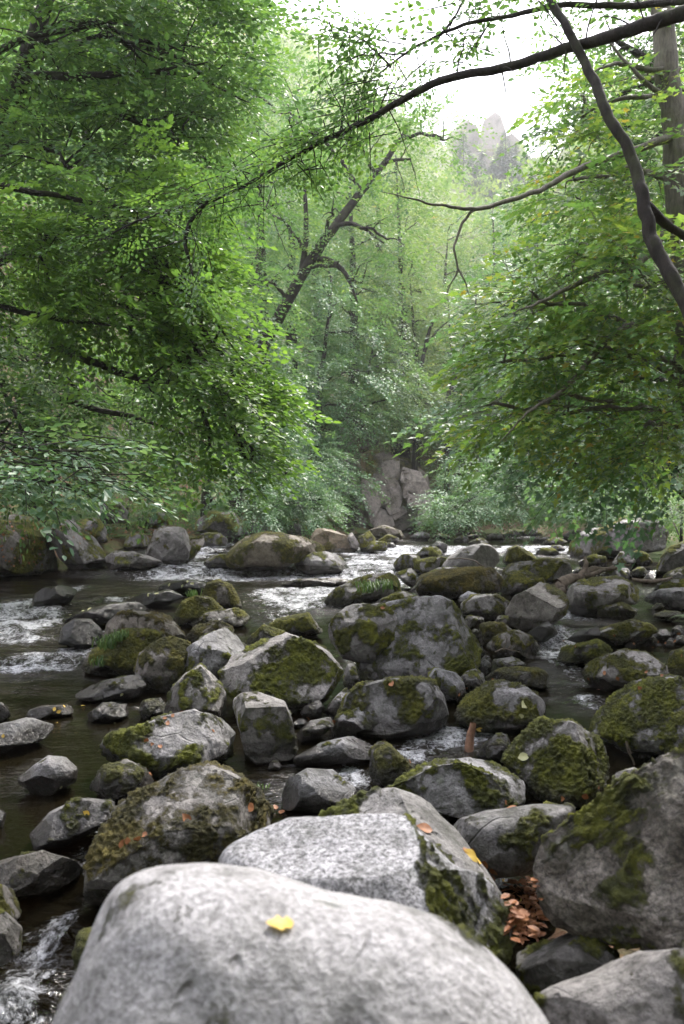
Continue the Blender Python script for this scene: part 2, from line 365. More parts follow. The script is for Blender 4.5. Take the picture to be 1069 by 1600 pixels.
tag(obj('water', mesh_from('water', np.stack([x, y, z], 1), [grid_faces(len(ysw), len(ssw))], {'foam': ('POINT', foam)}), M_WATER), kind='structure')

# ------------------------------------------------------------------ rocks
_ico = {}
def ico(level):
    if level not in _ico:
        bm = bmesh.new(); bmesh.ops.create_icosphere(bm, subdivisions=level, radius=1.0)
        v = np.array([p.co[:] for p in bm.verts]); f = np.array([[q.index for q in p.verts] for p in bm.faces]); bm.free()
        v /= np.linalg.norm(v, axis=1)[:, None]; _ico[level] = (v, f)
    return _ico[level]
def vnormals(v, f):
    n = np.cross(v[f[:, 1]] - v[f[:, 0]], v[f[:, 2]] - v[f[:, 0]]); r = np.zeros_like(v)
    for k in range(3): np.add.at(r, f[:, k], n)
    return r / (np.linalg.norm(r, axis=1)[:, None] + 1e-12)

def contact(pts):
    px = sum(p[0] for p in pts) / len(pts); py = max(p[1] for p in pts); D = 8.0
    for k in range(40):
        D = 0.6 * D + 0.4 * (CAMZ - float(water_z(P(px, py, D)[0], D))) * FPX / max(4, py - 800)
    return D
def rock_verts(pts, D=None, dep=0.8, e=0.75, fac=9, level=6, seed=0, rough=1.0, ext=1.12, planes=None, lift=0.0, sm=4):
    r_ = np.random.default_rng(seed + 100)
    pts = np.array(pts, float)
    if D is None: D = contact(pts)
    cx = 0.5 * (pts[:, 0].min() + pts[:, 0].max()); cyy = 0.5 * (pts[:, 1].min() + pts[:, 1].max())
    area_c = np.array([cx, cyy]); wpx = pts[:, 0].max() - pts[:, 0].min(); hpx = pts[:, 1].max() - pts[:, 1].min()
    half = 0.5 * math.sqrt(wpx * min(hpx * 1.6, wpx)) / FPX * D
    Dc = D + 0.35 * half * dep
    c = P(cx, cyy, Dc); w = c - np.array([0, 0, CAMZ]); dist = np.linalg.norm(w); w /= dist
    r = np.cross(w, [0, 0, 1]); r /= np.linalg.norm(r); u = np.cross(r, w)
    # outline -> plane through the centre
    o = []
    for (a, b) in pts:
        if b > cyy: b = cyy + (b - cyy) * ext
        d = P(a, b, 1.0) - np.array([0, 0, CAMZ]); t = dist / (d @ w); q = d * t - w * dist
        o.append((q @ r, q @ u))
    o = np.array(o)
    # polar radius by ray/segment intersection
    N = 720; th = np.linspace(-math.pi, math.pi, N, endpoint=False); R = np.zeros(N)
    a0 = o; a1 = np.roll(o, -1, axis=0); dirs = np.stack([np.cos(th), np.sin(th)], 1)
    for k in range(len(o)):
        s = a1[k] - a0[k]; den = dirs[:, 0] * s[1] - dirs[:, 1] * s[0]
        with np.errstate(divide='ignore', invalid='ignore'):
            t = (a0[k][0] * s[1] - a0[k][1] * s[0]) / den; v = (a0[k][0] * dirs[:, 1] - a0[k][1] * dirs[:, 0]) / den
        ok = (t > 0) & (v >= -1e-6) & (v <= 1 + 1e-6) & np.isfinite(t); R = np.where(ok, np.maximum(R, t), R)
    if (R <= 0).any(): R = np.where(R <= 0, np.median(R[R > 0]), R)
    k = np.array([1, 2, 3, 2, 1.0]); k /= k.sum()
    for _ in range(sm): R = sum(k[j] * np.roll(R, (j - 2) * 2) for j in range(5))
    V, F = ico(level)
    s = np.hypot(V[:, 0], V[:, 1]); t = np.arctan2(V[:, 1], V[:, 0])
    Rt = np.interp((t + math.pi) / (2 * math.pi) * N, np.arange(N + 1), np.append(R, R[0]))
    size = half
    cd = half * dep * 1.24 / dist; ph = np.linspace(0, 1.5, 60); Rt = Rt / max(1.0, (np.cos(ph) ** e / (1 - min(cd, .7) * np.sin(ph) ** e)).max())
    pl = Rt * s ** e; cz = np.sign(V[:, 2]) * np.abs(V[:, 2]) ** e * half * dep * 2 * 0.62
    L = np.stack([np.cos(t) * pl, np.sin(t) * pl, cz], 1)          # r, u, w
    # flat facets broken off the body
    for _ in range(fac):
        n = r_.normal(size=3); n[2] = -abs(n[2]) * 1.1 if _ % 3 else n[2]; n[1] = abs(n[1]) * 0.9 if _ % 2 else n[1]
        n /= np.linalg.norm(n)
        d = L @ n; lim = d.max() * r_.uniform(0.70, 0.9)
        L = L - n * np.maximum(0, d - lim)[:, None] * 0.94
    for pn in (planes or []):
        n = np.array(pn[:3], float); n /= np.linalg.norm(n); d = L @ n; lim = d.max() * pn[3]
        L = L - n * np.maximum(0, d - lim)[:, None] * 0.97
    W = L[:, :1] * r + L[:, 1:2] * u + L[:, 2:3] * w
    off = r_.uniform(0, 50, 3); nrm = vnormals(W, F)
    if nrm[:, 2].mean() * 0 + (nrm * W).sum() < 0: F = F[:, ::-1]; nrm = -nrm
    big = fbm(W / size * 0.9 + off, 3); mid = fbm(W / size * 3.2 + off, 4, True)
    fine = fbm(W * (9 if size < 0.4 else 6) / max(0.15, size) * 0.35 + off, 4)
    W = W + nrm * (size * rough * (0.10 * big + 0.026 * mid + 0.024 * fine))[:, None]
    nrm = vnormals(W, F)
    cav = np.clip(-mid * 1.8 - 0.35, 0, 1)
    return W, F, nrm, c, size, off, cav
ROCKS = {}; ROCK_OBJS = []
_ri = [0]
def rock(key, label, pts, m=0.4, t=0.45, h=0.2, mh=0.2, sp=0.3, D=None, wet=0.16, vary=1.0, group='boulders in the river', name='boulder', cat='boulder', mdir=(0, -0.45, 0.8), **kw):  # moss turned frontward and wet band widened: shade put into the rock colour
    _ri[0] += 1
    wpx = max(p[0] for p in pts) - min(p[0] for p in pts)
    lev = kw.pop('level', 7 if wpx > 120 else 6 if wpx > 38 else 5)
    mk = kw.pop('mk', 0.26)
    W, F, nrm, c, size, off, cav = rock_verts(pts, D=D, seed=kw.pop('seed', _ri[0]), level=lev, **kw)
    md = np.array(mdir, float); md /= np.linalg.norm(md)
    up = nrm @ md
    mn = fbm(W / max(size, 0.12) * 1.5 + off + 9, 4) * 1.1 + 0.3 * fbm(W * 14 + off, 3)
    moss = np.clip(0.44 + (m - 0.5) * 1.35 + mk * up + mn * 1.15 - 0.10, 0, 1)
    zl = W[:, 2] + c[2] - float(water_z(c[0], min(c[1] - size * 0.3, c[1])))
    low = 1 - sstep(0.02, 0.10 + wet, zl + 0.04 * mn)
    moss *= 1 - 0.9 * (1 - sstep(0.0, 0.06, zl))
    mm = sstep(0.42, 0.62, moss)
    W = W + nrm * (mm * min(0.018, size * 0.055) * (0.6 + 1.5 * fbm(W * 48 + off, 3)))[:, None]
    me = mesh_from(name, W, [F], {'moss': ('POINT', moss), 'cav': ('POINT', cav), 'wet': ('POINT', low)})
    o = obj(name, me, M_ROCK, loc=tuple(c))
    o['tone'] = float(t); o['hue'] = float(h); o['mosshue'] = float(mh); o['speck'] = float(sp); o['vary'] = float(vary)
    tag(o, label, cat, group); ROCKS[key] = o; ROCK_OBJS.append(o)
    return o
# ------------------------------------------------------------------ the boulders (outlines in photo pixels, set at their true distance)
G_B = 'boulders along the left bank'; G_S = 'stones in the stream'
rock('front', 'huge smooth pale grey granite boulder with a yellow leaf on top, nearest of all',
 [(60,1660),(82,1600),(122,1517),(148,1451),(170,1400),(190,1376),(232,1356),(300,1350),(404,1358),(500,1384),(596,1405),(686,1428),(766,1481),(822,1536),(862,1600),(900,1680),(880,1800),(500,1900),(100,1850)],
 m=0.0, t=1.0, h=0.05, sp=0.4, vary=0.6, D=1.42, dep=0.75, e=0.72, fac=0, rough=0.35, ext=1.0, wet=0, level=7)
rock('speckled', 'white speckled granite boulder behind the nearest pale boulder, moss on its right flank',
 [(340,1346),(350,1328),(394,1302),(455,1282),(560,1273),(624,1273),(662,1308),(713,1353),(755,1365),(796,1410),(812,1450),(798,1482),(740,1560),(560,1600),(400,1520),(345,1400)],
 m=0.04, mk=0.95, t=1.1, h=0.0, sp=1.0, D=2.25, dep=0.7, e=0.7, fac=0, rough=0.5, ext=1.0, planes=[(0.75,0.15,-0.65,0.80),(-0.05,0.8,-0.6,0.85)], mdir=(1,0.1,-0.1), mh=0.1)
rock('hump', 'long curved grey boulder with a mossy left tip rising behind the white speckled boulder',
 [(492,1290),(500,1272),(530,1256),(569,1238),(617,1231),(670,1252),(716,1300),(750,1345),(790,1400),(760,1480),(640,1480),(540,1400)],
 m=0.15, mk=0.6, t=0.50, h=0.15, mh=0.0, D=2.75, dep=0.6, e=0.8, fac=4, rough=0.6, ext=1.0, mdir=(-1,0,0.3))
rock('right_giant', 'huge rough brown grey boulder with mossy top edge filling the right foreground',
 [(826,1369),(840,1328),(880,1278),(925,1246),(980,1208),(1069,1150),(1180,1110),(1320,1180),(1360,1350),(1250,1490),(1069,1500),(952,1490),(883,1464),(838,1433)],
 m=0.22, mk=0.6, sp=0.8, t=0.30, h=0.45, mh=0.15, D=2.35, dep=0.62, e=0.62, fac=5, rough=1.9, ext=1.0, mdir=(-0.35,0.2,1), planes=[(-0.25,0.2,-1,0.7)], wet=0)
rock('corner', 'sloping grey slab in the bottom right corner below the rough brown boulder',
 [(822,1570),(845,1545),(900,1522),(979,1490),(1040,1466),(1110,1458),(1260,1500),(1300,1660),(1000,1740),(850,1700)],
 m=0.18, t=0.46, h=0.25, D=1.85, dep=0.7, e=0.6, fac=5, rough=0.9, ext=1.0, wet=0)
rock('cleft', 'small dark wedge stone in the leaf filled cleft beside the bottom right slab',
 [(806,1492),(850,1470),(900,1452),(960,1462),(985,1500),(975,1560),(880,1575),(815,1550)], m=0.3, t=0.22, D=2.3, dep=0.8, e=0.6, wet=0)
rock('slug', 'smooth dark grey boulder lying in the gap left of the rough brown giant',
 [(700,1300),(716,1280),(760,1267),(846,1257),(900,1258),(890,1310),(850,1350),(800,1372),(740,1362),(712,1330)], m=0.30, t=0.30, h=0.1, D=3.2, fac=2, rough=0.5, wet=0.02)
rock('wedge', 'long low wedge boulder with green moss and pale crest before the moss covered hero boulder',
 [(580,1240),(620,1207),(700,1188),(765,1183),(800,1190),(821,1226),(821,1254),(730,1282),(640,1266),(590,1250)], m=0.42, t=0.58, h=0.05, mh=0.05, e=0.65, planes=[(0.2,0.1,-1,0.7)], wet=0.05)
rock('moss_hero', 'big boulder thickly covered in yellow green moss with one pale oval leaf',
 [(779,1173),(796,1148),(820,1130),(846,1122),(868,1130),(890,1124),(926,1136),(958,1152),(972,1178),(962,1212),(915,1248),(872,1256),(830,1234),(800,1200)], m=0.72, t=0.5, mh=0.1, e=0.7, dep=0.9, rough=1.1, mdir=(-0.4,-0.5,0.6), planes=[(-0.3,0.3,-1,0.66)])
rock('peak', 'small pointed mossy stone in the channel left of the long wedge boulder',
 [(577,1212),(576,1174),(590,1160),(610,1162),(652,1200),(646,1216),(600,1232),(580,1228)], m=0.62, t=0.3, mh=0.45, e=0.85)
rock('splash_stone', 'round dark mossy stone between the broken log and the thickly mossed boulder',
 [(743,1180),(757,1157),(780,1145),(800,1148),(800,1178),(782,1190),(755,1190)], m=0.45, t=0.25, e=0.85, rough=0.5)
rock('right_green', 'upright grey boulder with bright moss face at the right edge above the brown giant',
 [(924,1138),(950,1093),(985,1068),(1011,1054),(1060,1060),(1100,1080),(1105,1160),(1035,1180),(985,1176),(960,1158)], m=0.56, t=0.45, h=0.1, mh=0.1, e=0.7, mdir=(-0.6,-0.4,0.6), wet=0.03)
rock('right_dark', 'dark mossy boulder cut by the right edge, in front of the bright moss face',
 [(1033,1165),(1045,1120),(1080,1090),(1140,1090),(1160,1180),(1060,1200)], m=0.5, t=0.25, h=0.1, e=0.75, wet=0.02)
rock('speck_pebble', 'small grey stone peeking above the mossy top edge of the brown giant',
 [(950,1222),(965,1206),(990,1199),(1010,1208),(1010,1232),(965,1240)], m=0.4, t=0.45, D=3.4, wet=0)
rock('right_broad', 'broad pale grey boulder with central moss patch at the right shore',
 [(908,1048),(916,1038),(945,1024),(987,1010),(1018,1014),(1040,1030),(1046,1058),(1010,1078),(949,1082),(912,1068)], m=0.46, t=0.55, h=0.25, mh=0.3, rough=0.7)
rock('right_edge_a', 'moss topped boulder cut by the right edge beside the broad pale boulder',
 [(1040,1042),(1048,1020),(1075,1010),(1110,1030),(1100,1066),(1048,1062)], m=0.58, t=0.4, mh=0.3)
rock('hero', 'large upright flat faced grey boulder with pale left edge in the middle of the stream',
 [(556,1035),(560,1005),(572,972),(585,952),(601,944),(640,937),(686,931),(708,940),(722,962),(738,986),(753,1012),(750,1036),(716,1057),(660,1064),(606,1063),(560,1058)],
 m=0.50, t=0.46, h=0.08, mh=0.05, e=0.55, dep=0.6, fac=3, rough=0.7, planes=[(-0.15,0.25,-1,0.6),(0.8,0.3,-0.4,0.8)], mdir=(0.1,-0.7,0.1), wet=0.16)
rock('hero_back', 'grey boulder with a brown green face tucked behind the large upright boulder',
 [(511,972),(518,956),(550,944),(594,943),(625,952),(620,1000),(580,1035),(535,1024),(515,995)], m=0.40, t=0.50, h=0.2, mh=0.2, e=0.6, dep=0.55, fac=5, D=7.3, mdir=(0,-0.8,-0.1))
rock('pink', 'large humped boulder with pinkish white top and green stained sides left of upright boulder',
 [(338,1044),(355,1027),(395,1008),(434,994),(457,984),(485,978),(512,979),(524,990),(535,1023),(537,1057),(524,1084),(500,1100),(455,1114),(390,1100),(345,1075)],
 m=0.46, t=0.66, h=0.25, mh=0.05, e=0.65, dep=0.6, rough=1.0, mdir=(0,-0.9,-0.35), planes=[(0.1,0.35,-1,0.68)], wet=0.14)
rock('slope_grey', 'sloping pale grey boulder with mossy left side behind the small peaked boulder',
 [(267,1066),(276,1037),(298,1004),(322,993),(369,972),(379,983),(387,1012),(380,1030),(341,1055),(296,1076)], m=0.40, t=0.62, h=0.05, mh=0.1, e=0.65, dep=0.6, mdir=(-0.9,-0.3,-0.2))
rock('small_peak', 'peaked pale lichen spotted boulder above the wide leaf strewn boulder',
 [(256,1114),(260,1080),(290,1052),(320,1034),(338,1046),(355,1085),(356,1116),(300,1130),(262,1124)], m=0.30, t=0.62, h=0.25, mh=0.1, e=0.68, fac=9, rough=1.2)
rock('cube', 'squarish grey block with flat top and dark stained front face',
 [(355,1118),(356,1096),(379,1082),(404,1080),(446,1096),(460,1130),(466,1172),(455,1182),(400,1188),(380,1174),(364,1142)], m=0.30, t=0.58, h=0.25, e=0.5, dep=0.65, fac=4, planes=[(0.05,1,-0.5,0.7),(0.1,-0.1,-1,0.7)], mdir=(0.2,-0.8,0.1))
rock('wide', 'wide boulder with dry leaves on pale top and bright moss along its front',
 [(155,1172),(166,1152),(208,1139),(252,1119),(303,1110),(350,1121),(372,1142),(374,1188),(348,1205),(252,1216),(222,1204),(162,1190)], m=0.48, t=0.55, h=0.1, mh=0.05, e=0.65, dep=0.75, planes=[(0.1,0.6,-1,0.75)], mdir=(-0.2,-0.9,0.3))
rock('brown_hero', 'big rounded boulder with brown moss blanket and an orange leaf, left foreground',
 [(132,1392),(138,1350),(150,1318),(168,1268),(202,1238),(283,1206),(333,1198),(378,1216),(424,1255),(434,1284),(384,1332),(303,1372),(200,1392),(160,1404)],
 m=0.60, t=0.60, h=0.3, mh=0.8, e=0.7, dep=0.75, rough=0.9, mdir=(0.1,-0.15,1), planes=[(-0.1,0.9,-1,0.72),(-0.1,-0.2,-1,0.75)], wet=0.12)
rock('knob', 'small rounded mossy boulder between the wide boulder and the brown mossed one',
 [(134,1224),(146,1202),(197,1187),(232,1205),(244,1224),(220,1247),(166,1255),(140,1245)], m=0.50, t=0.45, h=0.3, mh=0.4)
rock('seal', 'smooth dark grey boulder with folded crest lying in brown water by the left shore',
 [(45,1303),(76,1268),(121,1246),(180,1252),(176,1285),(101,1318),(56,1324)], m=0.22, t=0.34, h=0.15, e=0.8, rough=0.7, fac=3)
rock('fold', 'low grey two lobed stone standing alone in calm brown water',
 [(28,1218),(50,1196),(76,1181),(101,1185),(122,1202),(119,1218),(76,1242),(50,1238)], m=0.05, t=0.40, h=0.1, rough=1.2, fac=3)
rock('rust', 'wet grey stone with a rusty flank at the left edge below the smooth dark one',
 [(-25,1352),(0,1341),(32,1338),(66,1328),(126,1347),(136,1362),(80,1394),(30,1404),(-25,1395)], m=0.16, t=0.36, h=0.45, e=0.6)
rock('left_low_a', 'mossy brown stone cut by the left edge, upper of two by the falls',
 [(-60,1400),(-30,1382),(5,1382),(24,1400),(36,1425),(10,1445),(-40,1450)], m=0.5, t=0.35, h=0.4, mh=0.5, D=2.9)
rock('left_low_b', 'dark greenish stone cut by the left edge, lower of two by the falls',
 [(-70,1440),(-20,1415),(10,1425),(36,1450),(32,1484),(5,1502),(-60,1510)], m=0.35, t=0.28, h=0.3, D=2.7)
rock('gutter', 'narrow dark mossy stone wedged beside the nearest pale boulder at the left falls',
 [(112,1490),(125,1455),(160,1440),(200,1460),(190,1530),(125,1530)], m=0.5, t=0.2, D=2.45, mh=0.3)
rock('left_a', 'flat pale grey boulder in brown water at the left edge',
 [(-40,1142),(-5,1132),(42,1121),(88,1133),(70,1154),(10,1174),(-35,1175)], m=0.1, t=0.5, h=0.05)
rock('left_b', 'small round grey stone at the left edge above the flat pale boulder', [(-18,1100),(0,1094),(13,1103),(17,1119),(0,1128),(-18,1124)], m=0.1, t=0.42, h=0.05)
rock('left_c', 'small grey stone at the left edge level with the mossy rounded boulder', [(-20,1270),(-2,1262),(10,1272),(8,1290),(-15,1294)], m=0.1, t=0.42, h=0.1, D=3.9)
rock('flat_a', 'low flat dark slab with yellow leaves barely above the water', [(34,1113),(66,1103),(122,1100),(112,1115),(60,1121)], m=0.1, t=0.36, h=0.3, ext=1.5, wet=0.2)
rock('flat_b', 'low ridged purple grey stone right of the slab with yellow leaves', [(130,1118),(161,1098),(200,1100),(208,1115),(172,1127),(140,1126)], m=0.1, t=0.36, h=0.25, rough=1.4)
rock('flat_c', 'long flat dark wet ledge below the grassy mossed boulder', [(112,1084),(166,1063),(217,1054),(232,1070),(218,1086),(150,1094)], m=0.25, t=0.30, h=0.1, ext=1.3, wet=0.2)
rock('mini_a', 'small smooth mossy stone at the foot of the peaked lichen boulder', [(214,1112),(222,1096),(252,1089),(262,1104),(256,1118),(225,1122)], m=0.5, t=0.3)
rock('ochre', 'large ochre and grey lichened boulder left of the calm pool', [(160,1000),(166,974),(184,957),(207,954),(221,951),(252,953),(271,966),(290,994),(286,1010),(250,1020),(180,1016)], m=0.50, t=0.50, h=0.55, mh=0.85, e=0.75, rough=1.0)
rock('grassy', 'mossy boulder with grass tufts and ochre rim in front of the ochre boulder', [(126,1042),(136,1025),(165,996),(198,983),(235,986),(262,996),(268,1012),(245,1050),(184,1056),(142,1050)], m=0.66, t=0.35, h=0.4, mh=0.35, e=0.72)
rock('grassy_r', 'brown mossed boulder with a white drip band right of the grassy boulder', [(207,1032),(208,1014),(235,1001),(268,996),(298,1005),(292,1047),(268,1080),(226,1076),(212,1056)], m=0.60, t=0.42, h=0.4, mh=0.55, e=0.65, dep=0.7)
rock('black_round', 'black wet rounded boulder in the white rapids on the left', [(90,1006),(96,978),(115,966),(142,967),(158,983),(160,1006),(115,1013)], m=0.05, t=0.02, vary=0.25, h=0.1, wet=0.9, rough=0.7)
rock('rap_a', 'low black wet rock breaking the rapids at the far left', [(40,936),(60,920),(95,912),(122,920),(110,938),(60,946)], m=0.0, t=0.02, vary=0.25, wet=0.9, ext=1.4, group=G_S)
rock('rap_b', 'long low black ledge with yellow leaves running through the left rapids', [(88,976),(120,958),(165,945),(215,941),(240,950),(180,966),(120,980)], m=0.05, t=0.02, vary=0.25, wet=0.9, ext=1.4, group=G_S)
rock('rap_c', 'low black wet rock with cream leaves before the twin moss domes', [(236,920),(262,909),(300,906),(330,914),(318,926),(260,930)], m=0.0, t=0.02, vary=0.25, wet=0.9, ext=1.5, group=G_S)
rock('rap_d', 'long low dark hump in smooth water left of the twin moss domes', [(190,940),(225,926),(265,922),(290,932),(250,946),(205,950)], m=0.05, t=0.02, vary=0.25, wet=0.9, ext=1.5, group=G_S)
rock('dome_a', 'taller of the twin olive moss domes standing in dark water', [(310,932),(320,913),(341,906),(361,913),(370,928),(378,950),(347,958),(316,950)], m=0.66, t=0.35, h=0.4, mh=0.55, e=0.85, fac=3, rough=0.6)
rock('dome_b', 'shorter of the twin olive moss domes, front left', [(274,962),(284,940),(308,931),(330,935),(349,952),(342,968),(296,978),(279,974)], m=0.64, t=0.35, h=0.4, mh=0.4, e=0.82, fac=3, rough=0.6)
rock('dome_c', 'flat loaf shaped mossy stone with pale right end below the moss domes', [(297,976),(299,963),(325,957),(369,950),(393,964),(382,977),(320,982)], m=0.52, t=0.5, h=0.3, mh=0.4, e=0.55)
rock('dome_d', 'small low ochre stone between the flat mossy loaf and the sloping grey boulder', [(286,1002),(306,978),(333,971),(358,972),(368,985),(340,1004),(300,1008)], m=0.45, t=0.5, h=0.6, mh=0.7)
rock('tri_a', 'low mossy slab with a straight top edge behind the pink topped boulder', [(404,984),(434,970),(493,955),(507,977),(502,990),(440,1000),(412,996)], m=0.60, t=0.4, h=0.2, mh=0.3, e=0.6)
rock('tri_b', 'small mossy ridge stone left of the straight edged mossy slab', [(382,1002),(414,975),(450,990),(436,1008),(395,1014)], m=0.62, t=0.35, h=0.2, mh=0.3, e=0.75)
rock('pock_a', 'small round stone in the dark gap under the pink topped boulder', [(469,1113),(479,1098),(500,1091),(508,1104),(500,1120),(478,1124)], m=0.3, t=0.35)
rock('pock_b', 'slanting smooth stone leaning in the gap beside the small round one', [(506,1112),(518,1094),(541,1073),(552,1090),(532,1120),(512,1122)], m=0.25, t=0.42, rough=0.5)
rock('pock_c', 'small pale stone between the pink topped and the large upright boulder', [(537,1042),(552,1032),(562,1062),(548,1084),(535,1074)], m=0.35, t=0.45)
rock('double', 'long rounded grey green boulder with moss patch below the large upright boulder', [(528,1120),(540,1088),(560,1070),(600,1062),(640,1061),(676,1062),(694,1085),(702,1120),(690,1140),(600,1150),(538,1144)], m=0.42, t=0.42, h=0.1, mh=0.3, e=0.65, fac=4, mdir=(-0.3,-0.4,0.5))
rock('double_front', 'low humped stone with mossy ridge in front of the long rounded boulder', [(506,1142),(528,1117),(552,1098),(574,1101),(596,1122),(612,1142),(570,1154),(520,1152)], m=0.40, t=0.46, h=0.05, mh=0.15, e=0.85)
rock('wedge_small', 'blue grey wedge stone with a mossy left face right of the long rounded boulder', [(669,1052),(679,1040),(704,1041),(723,1060),(731,1086),(712,1102),(695,1094),(675,1074)], m=0.45, t=0.48, h=0.0, mh=0.1, e=0.7, mdir=(-1,-0.5,0.2))
rock('bulk', 'big domed boulder with yellow moss cap and two pale leaves right of centre', [(711,1117),(725,1090),(763,1066),(791,1065),(825,1075),(847,1092),(869,1124),(856,1134),(808,1142),(735,1140),(715,1130)], m=0.50, t=0.42, h=0.1, mh=0.3, e=0.75, rough=0.7, mdir=(-0.5,-0.2,0.8))
rock('nook_a', 'grey green stone wedged between the blue grey wedge and the domed boulder', [(713,1066),(730,1048),(745,1043),(762,1058),(759,1072),(730,1084)], m=0.4, t=0.3)
rock('nook_b', 'small bluish pointed stone behind the dark flat loaf', [(742,1046),(757,1029),(769,1038),(767,1054),(750,1058)], m=0.05, t=0.45, h=0.0)
rock('slab_pale', 'smooth pale grey loaf stone behind the dark mossy loaf', [(761,1052),(771,1030),(800,1026),(821,1037),(822,1048),(780,1056)], m=0.15, t=0.48, h=0.1, e=0.6, rough=0.5)
rock('slab_dark', 'dark flat topped mossy loaf stone above the domed boulder', [(758,1060),(786,1042),(835,1041),(858,1055),(852,1074),(786,1074)], m=0.58, t=0.2, mh=0.5, e=0.55)
rock('flatwave', 'low smooth dark grey stone curving along the water right of the square block', [(456,1184),(500,1160),(553,1150),(594,1166),(582,1186),(500,1196),(462,1194)], m=0.1, t=0.40, h=0.0, rough=0.5, fac=2)
rock('flatwave_b', 'small dark flat stone above the low smooth curving one', [(460,1148),(485,1126),(518,1119),(527,1131),(502,1150),(470,1158)], m=0.15, t=0.35, rough=0.6)
rock('grey_mid', 'smooth grey boulder awash in the channel behind the white speckled boulder', [(436,1242),(447,1218),(480,1200),(520,1203),(557,1232),(562,1260),(500,1270),(442,1262)], m=0.12, t=0.42, h=0.0, rough=0.5, fac=4, e=0.7)
rock('back_orange', 'brown mossed small boulder left of the dome with bare twigs', [(746,988),(752,973),(786,972),(802,985),(784,1004),(752,1008)], m=0.60, t=0.35, h=0.4, mh=0.65)
rock('twig_dome', 'grey brown dome boulder with bare twigs on it above the pale loaf', [(759,1010),(779,991),(810,984),(831,993),(850,1017),(838,1030),(790,1026)], m=0.45, t=0.45, h=0.3, mh=0.5, e=0.78)
rock('cascade_top', 'long mossy boulder with orange leaves beyond the right cascade', [(908,1002),(921,989),(959,978),(990,970),(1021,978),(1028,987),(997,1004),(949,1010)], m=0.58, t=0.40, h=0.15, mh=0.35, e=0.75)
rock('cascade_left', 'low mossy boulder with bright crest just left of the long leafy one', [(868,1030),(879,1013),(907,1006),(935,1000),(956,1016),(944,1032),(893,1042)], m=0.64, t=0.35, mh=0.15, e=0.75)
rock('casc_dark_a', 'shiny black wet stone splitting the right cascade', [(884,998),(907,983),(938,977),(944,990),(907,1003)], m=0.0, t=0.02, vary=0.25, wet=0.9, ext=1.3, D=8.9)
rock('casc_dark_b', 'lumpy black wet ledge at the head of the right cascade', [(822,990),(840,975),(870,971),(877,988),(850,1000),(826,998)], m=0.0, t=0.02, vary=0.25, wet=0.9, ext=1.3, D=9.1)
rock('cube_tilt', 'tilted block boulder with sharp ridge, pale top and orange brown shadowed face', [(788,954),(803,932),(845,908),(866,914),(889,934),(882,960),(859,976),(817,982),(792,972)], m=0.42, t=0.60, h=0.35, mh=0.45, e=0.5, dep=0.8, fac=3, planes=[(-0.5,-0.1,-1,0.55),(0.3,1,-0.5,0.55)], mdir=(0.8,-0.2,0.6), wet=0.16)
rock('flat_step', 'flat topped mossy block left of the tilted block boulder', [(720,942),(735,931),(776,929),(798,941),(794,964),(755,970),(724,966)], m=0.5, t=0.45, h=0.2, mh=0.45, e=0.5)
rock('flat_step_b', 'small bluish pale slab behind the flat topped mossy block', [(712,937),(731,923),(753,931),(747,946),(720,947)], m=0.15, t=0.55, h=0.0)
rock('bits_a', 'small mossy stone in the gap under the flat topped block', [(765,978),(780,962),(794,960),(797,975),(785,984)], m=0.5, t=0.5, h=0.2)
rock('bits_b', 'small yellowish stone left of the gap below the flat topped block', [(722,975),(732,962),(756,965),(755,980),(735,984)], m=0.4, t=0.5, h=0.4)
rock('back_right', 'broad block boulder with pale lichened top under the driftwood branch', [(882,940),(884,923),(907,905),(955,896),(987,901),(998,920),(998,940),(960,948),(935,962),(895,960)], m=0.42, t=0.48, h=0.25, mh=0.3, e=0.55, dep=0.8, planes=[(0,1,-0.5,0.6)])
rock('back_right_s', 'small mossy round stone against the front of the broad lichened block', [(892,948),(905,930),(918,927),(926,940),(922,960),(900,962)], m=0.62, t=0.35, mh=0.3)
rock('wedge_low', 'low slab with brown leaves at the foot of the broad lichened block', [(930,962),(941,941),(972,941),(996,954),(990,966),(940,968)], m=0.45, t=0.42, h=0.3, mh=0.4)
rock('moss_long', 'long loaf boulder wrapped in rusty brown moss above the upright boulder', [(650,917),(658,901),(690,892),(735,888),(769,889),(784,905),(781,924),(745,930),(700,936),(660,934)], m=0.72, t=0.4, h=0.5, mh=0.8, e=0.6, fac=3)
rock('moss_block', 'wide flat topped mossy block beyond the red flecked boulder', [(781,898),(793,880),(840,875),(875,873),(890,874),(894,890),(889,914),(860,916),(800,911)], m=0.50, t=0.40, h=0.2, mh=0.3, e=0.45)
rock('moss_red', 'pale green mossed boulder with red flecks before the wide mossy block', [(779,917),(788,897),(805,892),(840,896),(862,910),(856,928),(785,930)], m=0.60, t=0.5, h=0.3, mh=0.4)
rock('pale_wedge', 'large pale angular slab with sharp ridge in the upper rapids', [(690,884),(700,870),(720,856),(745,850),(764,845),(779,862),(784,882),(770,896),(720,898),(694,894)], m=0.12, t=0.64, h=0.2, e=0.5, dep=0.9, fac=4, planes=[(0.9,0,-0.6,0.55)])
rock('pale_wedge_r', 'olive moss boulder with a narrow top right of the pale angular slab', [(783,874),(793,855),(810,852),(838,870),(838,882),(797,885)], m=0.6, t=0.4, h=0.2, mh=0.4)
rock('wedge_thin', 'thin mossy ledge behind the rusty brown loaf boulder', [(655,902),(685,887),(715,885),(732,891),(700,902),(660,908)], m=0.5, t=0.4, h=0.2)
rock('green_long', 'wide low moss covered boulder left of the pale angular slab', [(646,888),(650,871),(675,869),(698,870),(706,882),(690,896),(650,896)], m=0.62, t=0.45, h=0.2, mh=0.3, e=0.6)
